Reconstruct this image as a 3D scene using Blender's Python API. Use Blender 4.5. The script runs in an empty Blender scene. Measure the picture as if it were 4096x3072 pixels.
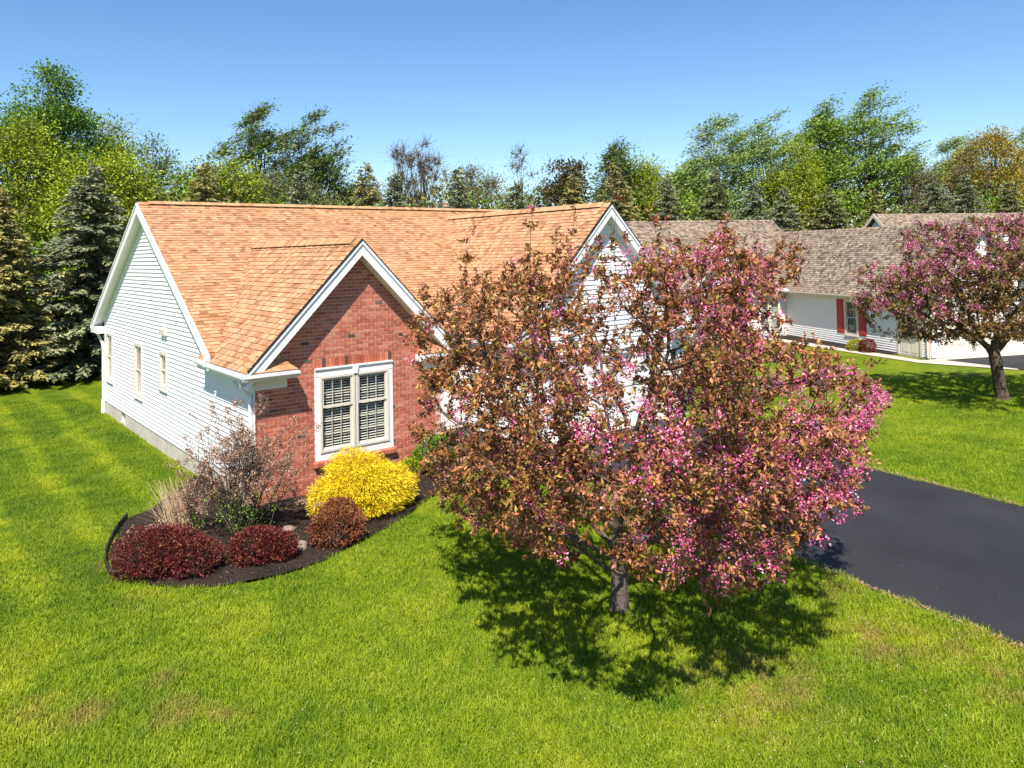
import bpy, math, random
import numpy as np
from mathutils import Matrix, Vector
random.seed(7)
rng = np.random.default_rng(11)
scene = bpy.context.scene
COL = scene.collection

# ---------------------------------------------------------------- camera, sky, sun, exposure
cam_data = bpy.data.cameras.new('camera')
cam = bpy.data.objects.new('camera', cam_data)
COL.objects.link(cam)
CF = Vector((0.6263001, 0.77886604, 0.03340471))
CR = Vector((0.77956469, -0.62599699, -0.02016591))
CU = Vector((-0.00520471, -0.03867104, 0.99923844))
m = Matrix((CR, CU, -CF)).transposed().to_4x4()
m.translation = Vector((-5.8683, -15.9578, 5.1729))
cam.matrix_world = m
cam_data.sensor_width = 36.0
cam_data.lens = 3077.0 / 4096.0 * 36.0
cam_data.shift_y = -627.33 / 4096.0
cam_data.clip_start = 0.1
cam_data.clip_end = 3000
scene.camera = cam

SUN_DIR = Vector((0.715, 0.70, 0)).normalized() * math.cos(math.radians(56)) + Vector((0, 0, -math.sin(math.radians(56))))
world = bpy.data.worlds.new('World')
scene.world = world
world.use_nodes = True
wn = world.node_tree.nodes
sky = wn.new('ShaderNodeTexSky')
sky.sky_type = 'NISHITA'
sky.sun_disc = False
sky.sun_elevation = math.radians(56)
sky.sun_rotation = math.atan2(-SUN_DIR.x, -SUN_DIR.y)
sky.altitude = 200
sky.air_density = 1.0
sky.dust_density = 0.15
sky.ozone_density = 2.6
wn['Background'].inputs['Strength'].default_value = 0.10
hsv = wn.new('ShaderNodeHueSaturation')
hsv.inputs['Hue'].default_value = 0.503
hsv.inputs["Saturation"].default_value = 1.2
world.node_tree.links.new(sky.outputs['Color'], hsv.inputs['Color'])
world.node_tree.links.new(hsv.outputs['Color'], wn['Background'].inputs['Color'])

sun_data = bpy.data.lights.new('sun', 'SUN')
sun_data.energy = 5.0
sun_data.angle = math.radians(0.5)
sun_data.color = (1.0, 0.94, 0.85)
sun = bpy.data.objects.new('sun', sun_data)
sun.rotation_euler = SUN_DIR.to_track_quat('-Z', 'Y').to_euler()
sun.location = (-20, -30, 40)
COL.objects.link(sun)
scene.view_settings.view_transform = 'Standard'
scene.view_settings.look = 'None'
scene.view_settings.exposure = 0.8
scene.view_settings.gamma = 1.0
scene.view_settings.use_curve_mapping = False
scene.cycles.max_bounces = 8
scene.cycles.transparent_max_bounces = 12

# ---------------------------------------------------------------- materials
def nodes_of(name):
    mt = bpy.data.materials.new(name)
    mt.use_nodes = True
    return mt, mt.node_tree.nodes, mt.node_tree.links, mt.node_tree.nodes['Principled BSDF']

def mat(name, color=None, rough=0.8, noise=(8.0, 0.12), bump=None, spec=0.3, attr=False, metal=0.0, big=None, translucent=0.0):
    mt, N, L, P = nodes_of(name)
    P.inputs['Roughness'].default_value = rough
    P.inputs['Specular IOR Level'].default_value = spec
    P.inputs['Metallic'].default_value = metal
    geo = N.new('ShaderNodeNewGeometry')
    if attr:
        a = N.new('ShaderNodeAttribute'); a.attribute_name = 'tint'; src = a.outputs['Color']
    else:
        r = N.new('ShaderNodeRGB'); r.outputs[0].default_value = (*color, 1); src = r.outputs[0]
    for (sc_, amt, seed) in ([(noise[0], noise[1], 0)] if noise else []) + ([(big[0], big[1], 5)] if big else []):
        nt = N.new('ShaderNodeTexNoise'); nt.inputs['Scale'].default_value = sc_; nt.inputs['Detail'].default_value = 5
        L.new(geo.outputs['Position'], nt.inputs['Vector'])
        mr = N.new('ShaderNodeMapRange'); mr.inputs['From Min'].default_value = 0.3; mr.inputs['From Max'].default_value = 0.7
        mr.inputs['To Min'].default_value = 1 - amt; mr.inputs['To Max'].default_value = 1 + amt
        L.new(nt.outputs['Fac'], mr.inputs['Value'])
        hs = N.new('ShaderNodeVectorMath'); hs.operation = 'SCALE'
        L.new(src, hs.inputs[0]); L.new(mr.outputs[0], hs.inputs['Scale'])
        src = hs.outputs[0]
    L.new(src, P.inputs['Base Color'])
    if bump:
        nt = N.new('ShaderNodeTexNoise'); nt.inputs['Scale'].default_value = bump[0]; nt.inputs['Detail'].default_value = 6
        L.new(geo.outputs['Position'], nt.inputs['Vector'])
        b = N.new('ShaderNodeBump'); b.inputs['Strength'].default_value = bump[1]; b.inputs['Distance'].default_value = bump[2]
        L.new(nt.outputs['Fac'], b.inputs['Height']); L.new(b.outputs[0], P.inputs['Normal'])
    if translucent:
        out = N['Material Output']
        tr = N.new('ShaderNodeBsdfTranslucent'); mx = N.new('ShaderNodeMixShader'); mx.inputs[0].default_value = translucent
        L.new(src, tr.inputs['Color']); L.new(P.outputs[0], mx.inputs[1]); L.new(tr.outputs[0], mx.inputs[2])
        L.new(mx.outputs[0], out.inputs['Surface'])
    return mt

M = {}
M['brick'] = mat('brick_clay', attr=True, rough=0.9, noise=(60, 0.22), bump=(90, 0.5, 0.006), spec=0.15)
M['mortar'] = mat('mortar', (0.58, 0.47, 0.38), rough=0.95, noise=(50, 0.12), spec=0.1)
M['siding'] = mat('white_vinyl', (0.78, 0.76, 0.74), rough=0.45, noise=(1.2, 0.03), spec=0.35)
M['siding2'] = mat('cream_vinyl', (0.76, 0.73, 0.69), rough=0.45, noise=(1.2, 0.03), spec=0.35)
M['trim'] = mat('white_painted_trim', (0.80, 0.79, 0.77), rough=0.4, noise=(3, 0.03), spec=0.4)
M['trim_cream'] = mat('cream_painted_trim', (0.66, 0.57, 0.46), rough=0.45, noise=(3, 0.03), spec=0.4)
M['sash'] = mat('almond_window_vinyl', (0.66, 0.60, 0.52), rough=0.4, noise=(3, 0.03), spec=0.4)
M['shingle'] = mat('asphalt_shingle_granules', attr=True, rough=0.95, noise=(160, 0.22), bump=(260, 0.6, 0.003), spec=0.1, big=(0.8, 0.07))
M['gutter'] = mat('white_aluminium', (0.78, 0.79, 0.80), rough=0.3, noise=(4, 0.03), spec=0.5)
M['found'] = mat('concrete_foundation', (0.50, 0.45, 0.38), rough=0.9, noise=(6, 0.14), bump=(60, 0.3, 0.004), spec=0.15, big=(1.1, 0.12))
M['concrete'] = mat('pale_concrete', (0.48, 0.42, 0.34), rough=0.9, noise=(9, 0.10), bump=(80, 0.3, 0.003), spec=0.15)
M['blind'] = mat('white_blind_slat', (0.80, 0.77, 0.70), rough=0.5, noise=None)
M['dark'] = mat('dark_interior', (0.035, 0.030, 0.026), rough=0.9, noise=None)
M['curtain'] = mat('sheer_curtain', (0.35, 0.38, 0.36), rough=0.9, noise=(20, 0.25))
M['shutter'] = mat('red_shutter_paint', (0.45, 0.035, 0.035), rough=0.5, noise=(4, 0.05))
M['door'] = mat('cream_door_paint', (0.70, 0.64, 0.54), rough=0.45, noise=(3, 0.03))
M['asphalt'] = mat('sealed_asphalt', (0.023, 0.023, 0.026), rough=0.8, noise=(120, 0.35), bump=(220, 0.5, 0.004), spec=0.3, big=(0.6, 0.22))
M['mulch'] = mat('dark_mulch', (0.035, 0.025, 0.020), rough=0.95, noise=(40, 0.6), bump=(60, 0.9, 0.03), spec=0.1, big=(1.6, 0.35))
M['chip'] = mat('mulch_chip', attr=True, rough=0.9, noise=None, spec=0.1)
M['paver'] = mat('clay_paver', attr=True, rough=0.9, noise=(50, 0.2), spec=0.1)
M['rock'] = mat('fieldstone', (0.24, 0.18, 0.14), rough=0.9, noise=(14, 0.3), bump=(25, 0.6, 0.02))
M['edging'] = mat('black_plastic_edging', (0.02, 0.02, 0.02), rough=0.5, noise=None)
M['bark'] = mat('grey_bark', (0.13, 0.10, 0.08), rough=0.95, noise=(30, 0.4), bump=(45, 0.8, 0.02), spec=0.1)
M['bark2'] = mat('brown_bark', (0.10, 0.075, 0.055), rough=0.95, noise=(6, 0.3), spec=0.1)
M['leaf'] = mat('leaf_tinted', attr=True, rough=0.55, noise=None, spec=0.35, translucent=0.22)
M['needle'] = mat('needle_tinted', attr=True, rough=0.7, noise=None, spec=0.2, translucent=0.05)
M['metalvent'] = mat('galvanised_metal', (0.45, 0.33, 0.26), rough=0.5, noise=(10, 0.2), metal=0.3)
M['rust'] = mat('rusty_flue', (0.35, 0.17, 0.07), rough=0.8, noise=(12, 0.4))
M['black'] = mat('black_gap', (0.015, 0.012, 0.01), rough=0.9, noise=None)

def glass_mat():
    mt, N, L, P = nodes_of('window_glass')
    N.remove(P)
    g = N.new('ShaderNodeBsdfGlossy'); g.inputs['Roughness'].default_value = 0.02; g.inputs['Color'].default_value = (0.9, 0.95, 1, 1)
    t = N.new('ShaderNodeBsdfTransparent'); t.inputs['Color'].default_value = (0.95, 0.96, 0.95, 1)
    lw = N.new('ShaderNodeLayerWeight'); lw.inputs['Blend'].default_value = 0.5
    pw = N.new('ShaderNodeMath'); pw.operation = 'POWER'; pw.inputs[1].default_value = 5.0; L.new(lw.outputs['Facing'], pw.inputs[0])
    f = N.new('ShaderNodeMath'); f.operation = 'MULTIPLY_ADD'; f.inputs[1].default_value = 0.9; f.inputs[2].default_value = 0.03; L.new(pw.outputs[0], f.inputs[0])
    mx = N.new('ShaderNodeMixShader')
    L.new(f.outputs[0], mx.inputs[0]); L.new(t.outputs[0], mx.inputs[1]); L.new(g.outputs[0], mx.inputs[2])
    L.new(mx.outputs[0], N['Material Output'].inputs['Surface'])
    return mt
M['glass'] = glass_mat()

def lawn_color(mt, N, L, P, base_amt, soil):
    geo = N.new('ShaderNodeNewGeometry')
    def noise(scale, det=3.0, vec=None, dist=0.0):
        n = N.new('ShaderNodeTexNoise'); n.inputs['Scale'].default_value = scale; n.inputs['Detail'].default_value = det
        n.inputs['Distortion'].default_value = dist
        L.new(vec or geo.outputs['Position'], n.inputs['Vector']); return n.outputs['Fac']
    def ramp(v, stops):
        r = N.new('ShaderNodeValToRGB'); e = r.color_ramp.elements
        e[0].position, e[0].color = stops[0][0], (*stops[0][1], 1); e[1].position, e[1].color = stops[-1][0], (*stops[-1][1], 1)
        for s in stops[1:-1]:
            q = e.new(s[0]); q.color = (*s[1], 1)
        L.new(v, r.inputs[0]); return r.outputs['Color']
    def mixc(f, a, b, mode='MIX'):
        x = N.new('ShaderNodeMix'); x.data_type = 'RGBA'; x.blend_type = mode
        if isinstance(f, float): x.inputs[0].default_value = f
        else: L.new(f, x.inputs[0])
        L.new(a, x.inputs[6]); L.new(b, x.inputs[7]); return x.outputs[2]
    k = base_amt
    c1 = ramp(noise(0.55, 5.0, None, 0.6), [(0.33, (0.055*k, 0.100*k, 0.004*k)), (0.5, (0.115*k, 0.165*k, 0.006*k)), (0.68, (0.19*k, 0.215*k, 0.009*k))])
    c2 = ramp(noise(3.5, 4.0), [(0.3, (0.045*k, 0.095*k, 0.004*k)), (0.7, (0.20*k, 0.23*k, 0.012*k))])
    c = mixc(0.42, c1, c2)
    # mowing stripes along the left side of the house
    sep = N.new('ShaderNodeSeparateXYZ'); L.new(geo.outputs['Position'], sep.inputs[0])
    wv = N.new('ShaderNodeMath'); wv.operation = 'SINE'
    ml = N.new('ShaderNodeMath'); ml.operation = 'MULTIPLY_ADD'; ml.inputs[1].default_value = 4.4
    nz = N.new('ShaderNodeMath'); nz.operation = 'MULTIPLY'; nz.inputs[1].default_value = 3.0
    L.new(noise(0.35, 2.0), nz.inputs[0]); L.new(sep.outputs['X'], ml.inputs[0]); L.new(nz.outputs[0], ml.inputs[2])
    L.new(ml.outputs[0], wv.inputs[0])
    st = ramp(wv.outputs[0], [(0.15, (0.74, 0.80, 0.8)), (0.85, (1.12, 1.08, 1.0))])
    msk = N.new('ShaderNodeMapRange'); msk.inputs['From Min'].default_value = 2.2; msk.inputs['From Max'].default_value = 0.2
    L.new(sep.outputs['X'], msk.inputs['Value'])
    msk2 = N.new('ShaderNodeMapRange'); msk2.inputs['From Min'].default_value = -4.5; msk2.inputs['From Max'].default_value = 0.0
    L.new(sep.outputs['Y'], msk2.inputs['Value'])
    mm = N.new('ShaderNodeMath'); mm.operation = 'MULTIPLY'; L.new(msk.outputs[0], mm.inputs[0]); L.new(msk2.outputs[0], mm.inputs[1])
    cs = mixc(1.0, c, st, 'MULTIPLY'); c = mixc(mm.outputs[0], c, cs)
    # straw coloured worn patches
    straw = N.new('ShaderNodeRGB'); straw.outputs[0].default_value = (0.34, 0.23, 0.07, 1)
    tot = None
    pn = noise(2.3, 4.0)
    for (x, y, r, a) in [(-4.5, -5.35, 0.5, .5), (-4.15, -5.85, .5, .6), (-3.2, -5.7, .4, .5), (-3.35, -6.5, .5, .6), (-3.0, -6.95, .5, .5), (2.1, -10.5, 1.1, .8), (1.4, -10.9, .7, .5),
                         (4.2, -11.0, .8, .8), (4.95, -11.7, .5, .9), (4.4, -12.3, .8, .6), (5.1, -9.9, .6, .5), (5.35, -12.3, .6, .5), (-2.9, -3.2, .5, .45), (-3.1, -1.3, .4, .4)]:
        cb = N.new('ShaderNodeCombineXYZ'); cb.inputs[0].default_value = x; cb.inputs[1].default_value = y
        fl = N.new('ShaderNodeVectorMath'); fl.operation = 'MULTIPLY'; fl.inputs[1].default_value = (1, 1, 0); L.new(geo.outputs['Position'], fl.inputs[0])
        d = N.new('ShaderNodeVectorMath'); d.operation = 'DISTANCE'; L.new(fl.outputs[0], d.inputs[0]); L.new(cb.outputs[0], d.inputs[1])
        q = N.new('ShaderNodeMapRange'); q.inputs['From Min'].default_value = r; q.inputs['From Max'].default_value = 0.0; q.inputs['To Max'].default_value = a*.7
        L.new(d.outputs['Value'], q.inputs['Value'])
        if tot is None: tot = q.outputs[0]
        else:
            s = N.new('ShaderNodeMath'); s.operation = 'MAXIMUM'; L.new(tot, s.inputs[0]); L.new(q.outputs[0], s.inputs[1]); tot = s.outputs[0]
    s = N.new('ShaderNodeMath'); s.operation = 'MULTIPLY'; s.use_clamp = True; L.new(tot, s.inputs[0])
    q = N.new('ShaderNodeMapRange'); q.inputs['From Min'].default_value = 0.40; q.inputs['From Max'].default_value = 0.60; q.inputs['To Max'].default_value = 1.7
    L.new(pn, q.inputs['Value']); L.new(q.outputs[0], s.inputs[1])
    c = mixc(s.outputs[0], c, straw.outputs[0])
    L.new(c, P.inputs['Base Color'])
    return c

mt, N, L, P = nodes_of('lawn_ground')
P.inputs['Roughness'].default_value = 0.9; P.inputs['Specular IOR Level'].default_value = 0.1
lawn_color(mt, N, L, P, 1.05, True)
_g = N.new('ShaderNodeNewGeometry'); _n = N.new('ShaderNodeTexNoise'); _n.inputs['Scale'].default_value = 28; _n.inputs['Detail'].default_value = 6
L.new(_g.outputs['Position'], _n.inputs['Vector']); _b = N.new('ShaderNodeBump'); _b.inputs['Strength'].default_value = 0.7; _b.inputs['Distance'].default_value = 0.05
L.new(_n.outputs['Fac'], _b.inputs['Height']); L.new(_b.outputs[0], P.inputs['Normal'])
M['lawn'] = mt
mt, N, L, P = nodes_of('grass_blades')
P.inputs['Roughness'].default_value = 0.55; P.inputs['Specular IOR Level'].default_value = 0.3
_c = lawn_color(mt, N, L, P, 1.95, False)
tr = N.new('ShaderNodeBsdfTranslucent'); mx = N.new('ShaderNodeMixShader'); mx.inputs[0].default_value = 0.22
L.new(_c, tr.inputs['Color']); L.new(P.outputs[0], mx.inputs[1]); L.new(tr.outputs[0], mx.inputs[2]); L.new(mx.outputs[0], N['Material Output'].inputs['Surface'])
M['grass'] = mt

# ---------------------------------------------------------------- mesh helpers
def tag(o, label=None, cat=None, group=None, kind=None):
    if label: o['label'] = label
    if cat: o['category'] = cat
    if group: o['group'] = group
    if kind: o['kind'] = kind
    return o

def new_obj(name, me, parent=None, kind=None):
    o = bpy.data.objects.new(name, me)
    COL.objects.link(o)
    if parent is not None:
        o.parent = parent
        if parent.get('_w'):
            o.matrix_parent_inverse = parent.matrix_basis.inverted()
    if kind: o['kind'] = kind
    return o

def thing(name, loc, label, cat, group=None, rz=0.0, world_children=True):
    o = bpy.data.objects.new(name, None); COL.objects.link(o)
    o.location = loc; o.rotation_euler = (0, 0, rz); o.empty_display_size = 0.3
    if world_children: o['_w'] = 1
    return tag(o, label, cat, group)

def carry(o):
    """a part that itself parents sub-parts whose meshes share its coordinates"""
    return o

class MB:
    def __init__(s): s.v = []; s.f = []; s.c = []
    def face(s, pts, col=None):
        b = len(s.v); s.v.extend(pts); s.f.append(tuple(range(b, b + len(pts)))); s.c.append(col)
    def add(s, verts, faces, col=None):
        b = len(s.v); s.v.extend(verts)
        for f in faces: s.f.append(tuple(b + i for i in f)); s.c.append(col)
    def box(s, x0, x1, y0, y1, z0, z1, col=None):
        v = [(x0, y0, z0), (x1, y0, z0), (x1, y1, z0), (x0, y1, z0), (x0, y0, z1), (x1, y0, z1), (x1, y1, z1), (x0, y1, z1)]
        s.add(v, [(0, 3, 2, 1), (4, 5, 6, 7), (0, 1, 5, 4), (1, 2, 6, 5), (2, 3, 7, 6), (3, 0, 4, 7)], col)
        return s
    def prism(s, poly, fr, n0, n1, col=None):
        """poly: list of (u,v); fr: frame (o,u,v,n); n0,n1: numbers or functions of (u,v)"""
        f0 = n0 if callable(n0) else (lambda a, b: n0); f1 = n1 if callable(n1) else (lambda a, b: n1)
        o, U, V, Nn = fr; k = len(poly)
        area = sum(poly[i][0]*poly[(i+1) % k][1]-poly[(i+1) % k][0]*poly[i][1] for i in range(k))
        if area < 0: poly = poly[::-1]
        vs = [tuple(o + U*a + V*b + Nn*f0(a, b)) for a, b in poly] + [tuple(o + U*a + V*b + Nn*f1(a, b)) for a, b in poly]
        fs = [tuple(range(k-1, -1, -1)), tuple(range(k, 2*k))] + [(i, (i+1) % k, k+(i+1) % k, k+i) for i in range(k)]
        s.add(vs, fs, col); return s
    def tube(s, pts, rad, n=6, col=None, cap=True):
        pts = [Vector(p) for p in pts]; rings = []
        if not isinstance(rad, (list, tuple)): rad = [rad]*len(pts)
        b = len(s.v)
        for i, p in enumerate(pts):
            d = (pts[min(i+1, len(pts)-1)] - pts[max(i-1, 0)]).normalized()
            a = d.cross(Vector((0, 0, 1)) if abs(d.z) < 0.9 else Vector((1, 0, 0))).normalized(); c = d.cross(a)
            for k in range(n):
                t = 2*math.pi*k/n
                s.v.append(tuple(p + (a*math.cos(t) + c*math.sin(t))*rad[i]))
        for i in range(len(pts)-1):
            for k in range(n):
                s.f.append((b+i*n+k, b+i*n+(k+1) % n, b+(i+1)*n+(k+1) % n, b+(i+1)*n+k)); s.c.append(col)
        if cap:
            s.f.append(tuple(b+k for k in range(n-1, -1, -1))); s.c.append(col)
            s.f.append(tuple(b+(len(pts)-1)*n+k for k in range(n))); s.c.append(col)
        return s
    def mesh(s, name, mt):
        me = bpy.data.meshes.new(name); me.from_pydata(s.v, [], s.f)
        me.materials.append(mt)
        if any(c is not None for c in s.c):
            a = me.color_attributes.new('tint', 'FLOAT_COLOR', 'CORNER')
            arr = []
            for f, c in zip(s.f, s.c):
                c = c or (0.5, 0.5, 0.5)
                arr.extend([c[0], c[1], c[2], 1.0]*len(f))
            a.data.foreach_set('color', arr)
        return me
    def build(s, name, mt, parent=None, kind=None):
        return new_obj(name, s.mesh(name, M[mt] if isinstance(mt, str) else mt), parent, kind)

def quads_mesh(name, V, tint, mt, parent=None, kind=None, nper=4):
    """V: (n,4,3) quads ; tint (n,3)"""
    n = len(V); me = bpy.data.meshes.new(name)
    me.vertices.add(n*nper); me.vertices.foreach_set('co', np.ascontiguousarray(V, dtype=np.float32).ravel())
    me.loops.add(n*nper); me.loops.foreach_set('vertex_index', np.arange(n*nper, dtype=np.int32))
    me.polygons.add(n); me.polygons.foreach_set('loop_start', np.arange(0, n*nper, nper, dtype=np.int32))
    me.update(calc_edges=True); me.validate()
    me.materials.append(M[mt])
    a = me.color_attributes.new('tint', 'FLOAT_COLOR', 'CORNER')
    c = np.ones((n, nper, 4), dtype=np.float32); c[:, :, :3] = tint[:, None, :]
    a.data.foreach_set('color', c.ravel())
    return new_obj(name, me, parent, kind)

def norm(a): return a / (np.linalg.norm(a, axis=-1, keepdims=True) + 1e-9)
def leaf_quads(P, D, length, width, r=None, fold=0.25):
    """kite leaves: base P, direction D"""
    r = r or rng; n = len(P); D = norm(D)
    up = norm(r.normal(size=(n, 3)) + np.array([0, 0, 1.2])); S = norm(np.cross(D, up)); Nn = np.cross(S, D)
    length = np.asarray(length).reshape(-1, 1) * np.ones((n, 1)); width = np.asarray(width).reshape(-1, 1) * np.ones((n, 1))
    mid = P + D*length*0.45 - Nn*length*fold*0.3
    V = np.stack([P, mid + S*width*0.5 + Nn*width*fold, P + D*length - Nn*length*fold*0.5, mid - S*width*0.5 + Nn*width*fold], axis=1)
    return V
def pick(tints, n, r=None, jitter=0.15):
    r = r or rng; t = np.array([x[1:] for x in tints], float); w = np.array([x[0] for x in tints], float); w /= w.sum()
    c = t[r.choice(len(t), size=n, p=w)]
    return np.clip(c * (1 + r.uniform(-jitter, jitter, size=(n, 1))), 0, 1)

def clip(poly, a, b, c):
    """keep a*u+b*v<=c"""
    out = []; k = len(poly)
    for i in range(k):
        p, q = poly[i], poly[(i+1) % k]; dp = a*p[0]+b*p[1]-c; dq = a*q[0]+b*q[1]-c
        if dp <= 0: out.append(p)
        if (dp < 0 < dq) or (dq < 0 < dp):
            t = dp/(dp-dq); out.append((p[0]+(q[0]-p[0])*t, p[1]+(q[1]-p[1])*t))
    return out
def clip_convex(poly, cv):
    k = len(cv)
    for i in range(k):
        p, q = cv[i], cv[(i+1) % k]; a, b = q[1]-p[1], -(q[0]-p[0])
        poly = clip(poly, a, b, a*p[0]+b*p[1])
        if len(poly) < 3: return []
    return poly
def rect(u0, u1, v0, v1): return [(u0, v0), (u1, v0), (u1, v1), (u0, v1)]
def area(poly):
    return abs(sum(poly[i][0]*poly[(i+1) % len(poly)][1]-poly[(i+1) % len(poly)][0]*poly[i][1] for i in range(len(poly))))/2 if len(poly) > 2 else 0
def cut_holes(poly_rect, holes):
    """axis aligned rectangle minus holes -> rectangles"""
    rs = [poly_rect]
    for h in holes:
        out = []
        for (u0, u1, v0, v1) in rs:
            if h[1] <= u0+1e-6 or h[0] >= u1-1e-6 or h[3] <= v0+1e-6 or h[2] >= v1-1e-6: out.append((u0, u1, v0, v1)); continue
            if h[0] > u0: out.append((u0, h[0], v0, v1))
            if h[1] < u1: out.append((h[1], u1, v0, v1))
            a, b = max(u0, h[0]), min(u1, h[1])
            if h[2] > v0: out.append((a, b, v0, h[2]))
            if h[3] < v1: out.append((a, b, h[3], v1))
        rs = out
    return rs
def frame(o, u, v):
    u = Vector(u).normalized(); v = Vector(v).normalized()
    return (Vector(o), u, v, u.cross(v))

def wall_backing(name, fr, cv, holes, mt, parent, n0=-0.12, n1=0.0):
    mb = MB(); us = [p[0] for p in cv]; vs = [p[1] for p in cv]
    for (a, b, c, d) in cut_holes((min(us), max(us), min(vs), max(vs)), holes):
        q = clip_convex(rect(a, b, c, d), cv)
        if area(q) > 1e-4: mb.prism(q, fr, n0, n1)
    return mb.build(name, mt, parent)

def siding(fr, cv, holes, exposure, parent, mt='siding', name='siding_board'):
    us = [p[0] for p in cv]; vs = [p[1] for p in cv]; v = min(vs); k = 0
    while v < max(vs) - 1e-3:
        v1 = min(v + exposure, max(vs) + 0.001)
        full = cut_holes((min(us), max(us), v, v1), holes)
        for (a, b, c, d) in full:
            q = clip_convex(rect(a, b, c, d), cv)
            if area(q) < 3e-4: continue
            mb = MB(); base = v
            mb.prism(q, fr, 0.001, lambda uu, vv: 0.030 - 0.026*(vv-base)/exposure)
            mb.build(name, mt, parent)
        v = v1; k += 1

SHING = {'tan': [(3, .46, .240, .125), (2, .41, .205, .103), (2.5, .50, .275, .150), (1.0, .33, .155, .075), (1, .46, .255, .14)],
         'grey': [(3, .25, .19, .135), (2, .18, .137, .10), (2.4, .31, .24, .17), (1.2, .12, .09, .07)]}
def shingles(fr, cv, parent, tints, e=0.143, n_parts=0, cam_key=None, name='shingle', r=None, joined='shingles'):
    """cv: convex polygon in the slope's (u along eave, v up slope) frame; individually built tabs"""
    r = r or random.Random(3)
    us = [p[0] for p in cv]; vs = [p[1] for p in cv]; v = min(vs); cells = []
    ws = [t[0] for t in tints]
    thick = True
    while v < max(vs):
        u = min(us) - r.random()*0.25
        while u < max(us):
            w = r.choice([0.10, 0.13, 0.16, 0.2, 0.25]); thick = not thick if r.random() < .85 else thick
            q = clip_convex(rect(u, u+w-0.004, v, v+e), cv)
            if area(q) > 2e-4:
                t = r.choices(tints, ws)[0][1:]; g = 1 + r.uniform(-.1, .1)
                if thick: g *= 1.10
                else: g *= 0.86
                cells.append((q, v, 0.012 + (0.012 if thick else 0.0) + r.uniform(0, 0.002), tuple(min(1, x*g) for x in t)))
            u += w
        v += e
    if n_parts and cam_key:
        cells.sort(key=lambda c: (fr[0] + fr[1]*c[0][0][0] + fr[2]*c[0][0][1] - Vector(cam_key)).length)
    big = MB()
    for i, (q, v0, h, t) in enumerate(cells):
        f1 = (lambda a, b, v0=v0, h=h: h - (h-0.003)*(b-v0)/e)
        if i < n_parts:
            MB().prism(q, fr, 0.0, f1, t).build(name, 'shingle', parent)
        else: big.prism(q, fr, 0.0, f1, t)
    if big.v: big.build(joined, 'shingle', parent, kind='stuff')

def slab(fr, cv, parent, name, mt, n0, n1):
    return MB().prism(cv, fr, n0, n1).build(name, mt, parent)

def ridge_caps(p0, p1, slope, parent, tints, vent=True, width=0.17, name='ridge_cap'):
    """bent cap shingles over a raised vent"""
    p0 = Vector(p0); p1 = Vector(p1); d = (p1-p0).normalized(); Ln = (p1-p0).length
    side = d.cross(Vector((0, 0, 1))).normalized(); up = Vector((0, 0, 1)); a = math.atan(slope)
    h = 0.055 if vent else 0.02; n = int(Ln/0.15); r = random.Random(n)
    if vent:
        mb = MB()
        for sgn in (-1, 1):
            q0 = side*sgn*math.cos(a) - up*math.sin(a)
            for (pa, pb) in [(p0+d*0.3, p1-d*0.25)]:
                vs = [pa+up*0.01, pb+up*0.01, pb+q0*(width-0.03)+up*0.012, pa+q0*(width-0.03)+up*0.012]
                vs += [x+up*(h-0.012) for x in vs]
                mb.add([tuple(x) for x in vs], [(0, 1, 2, 3), (4, 7, 6, 5), (0, 4, 5, 1), (1, 5, 6, 2), (2, 6, 7, 3), (3, 7, 4, 0)])
        mb.build('ridge_vent', 'black', parent)
    for i in range(n):
        a0 = p0 + d*(i*Ln/n); a1 = p0 + d*((i+1)*Ln/n + 0.02)
        hh = h if (0.28 < i*Ln/n < Ln-0.3) else 0.022
        t = r.choices(tints, [x[0] for x in tints])[0][1:]; g = 0.9+r.random()*0.2; t = tuple(x*g for x in t)
        mb = MB()
        for sgn in (-1, 1):
            q0 = side*sgn*math.cos(a) - up*math.sin(a)
            vs = [a0+up*(hh), a1+up*(hh+0.004), a1+q0*width+up*(hh+0.004), a0+q0*width+up*hh]
            vs += [x+up*0.012 for x in vs]
            fs = [(0, 1, 2, 3), (4, 7, 6, 5), (0, 4, 5, 1), (1, 5, 6, 2), (2, 6, 7, 3), (3, 7, 4, 0)]
            mb.add([tuple(x) for x in vs], fs, t)
        mb.build(name, 'shingle', parent)

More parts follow.
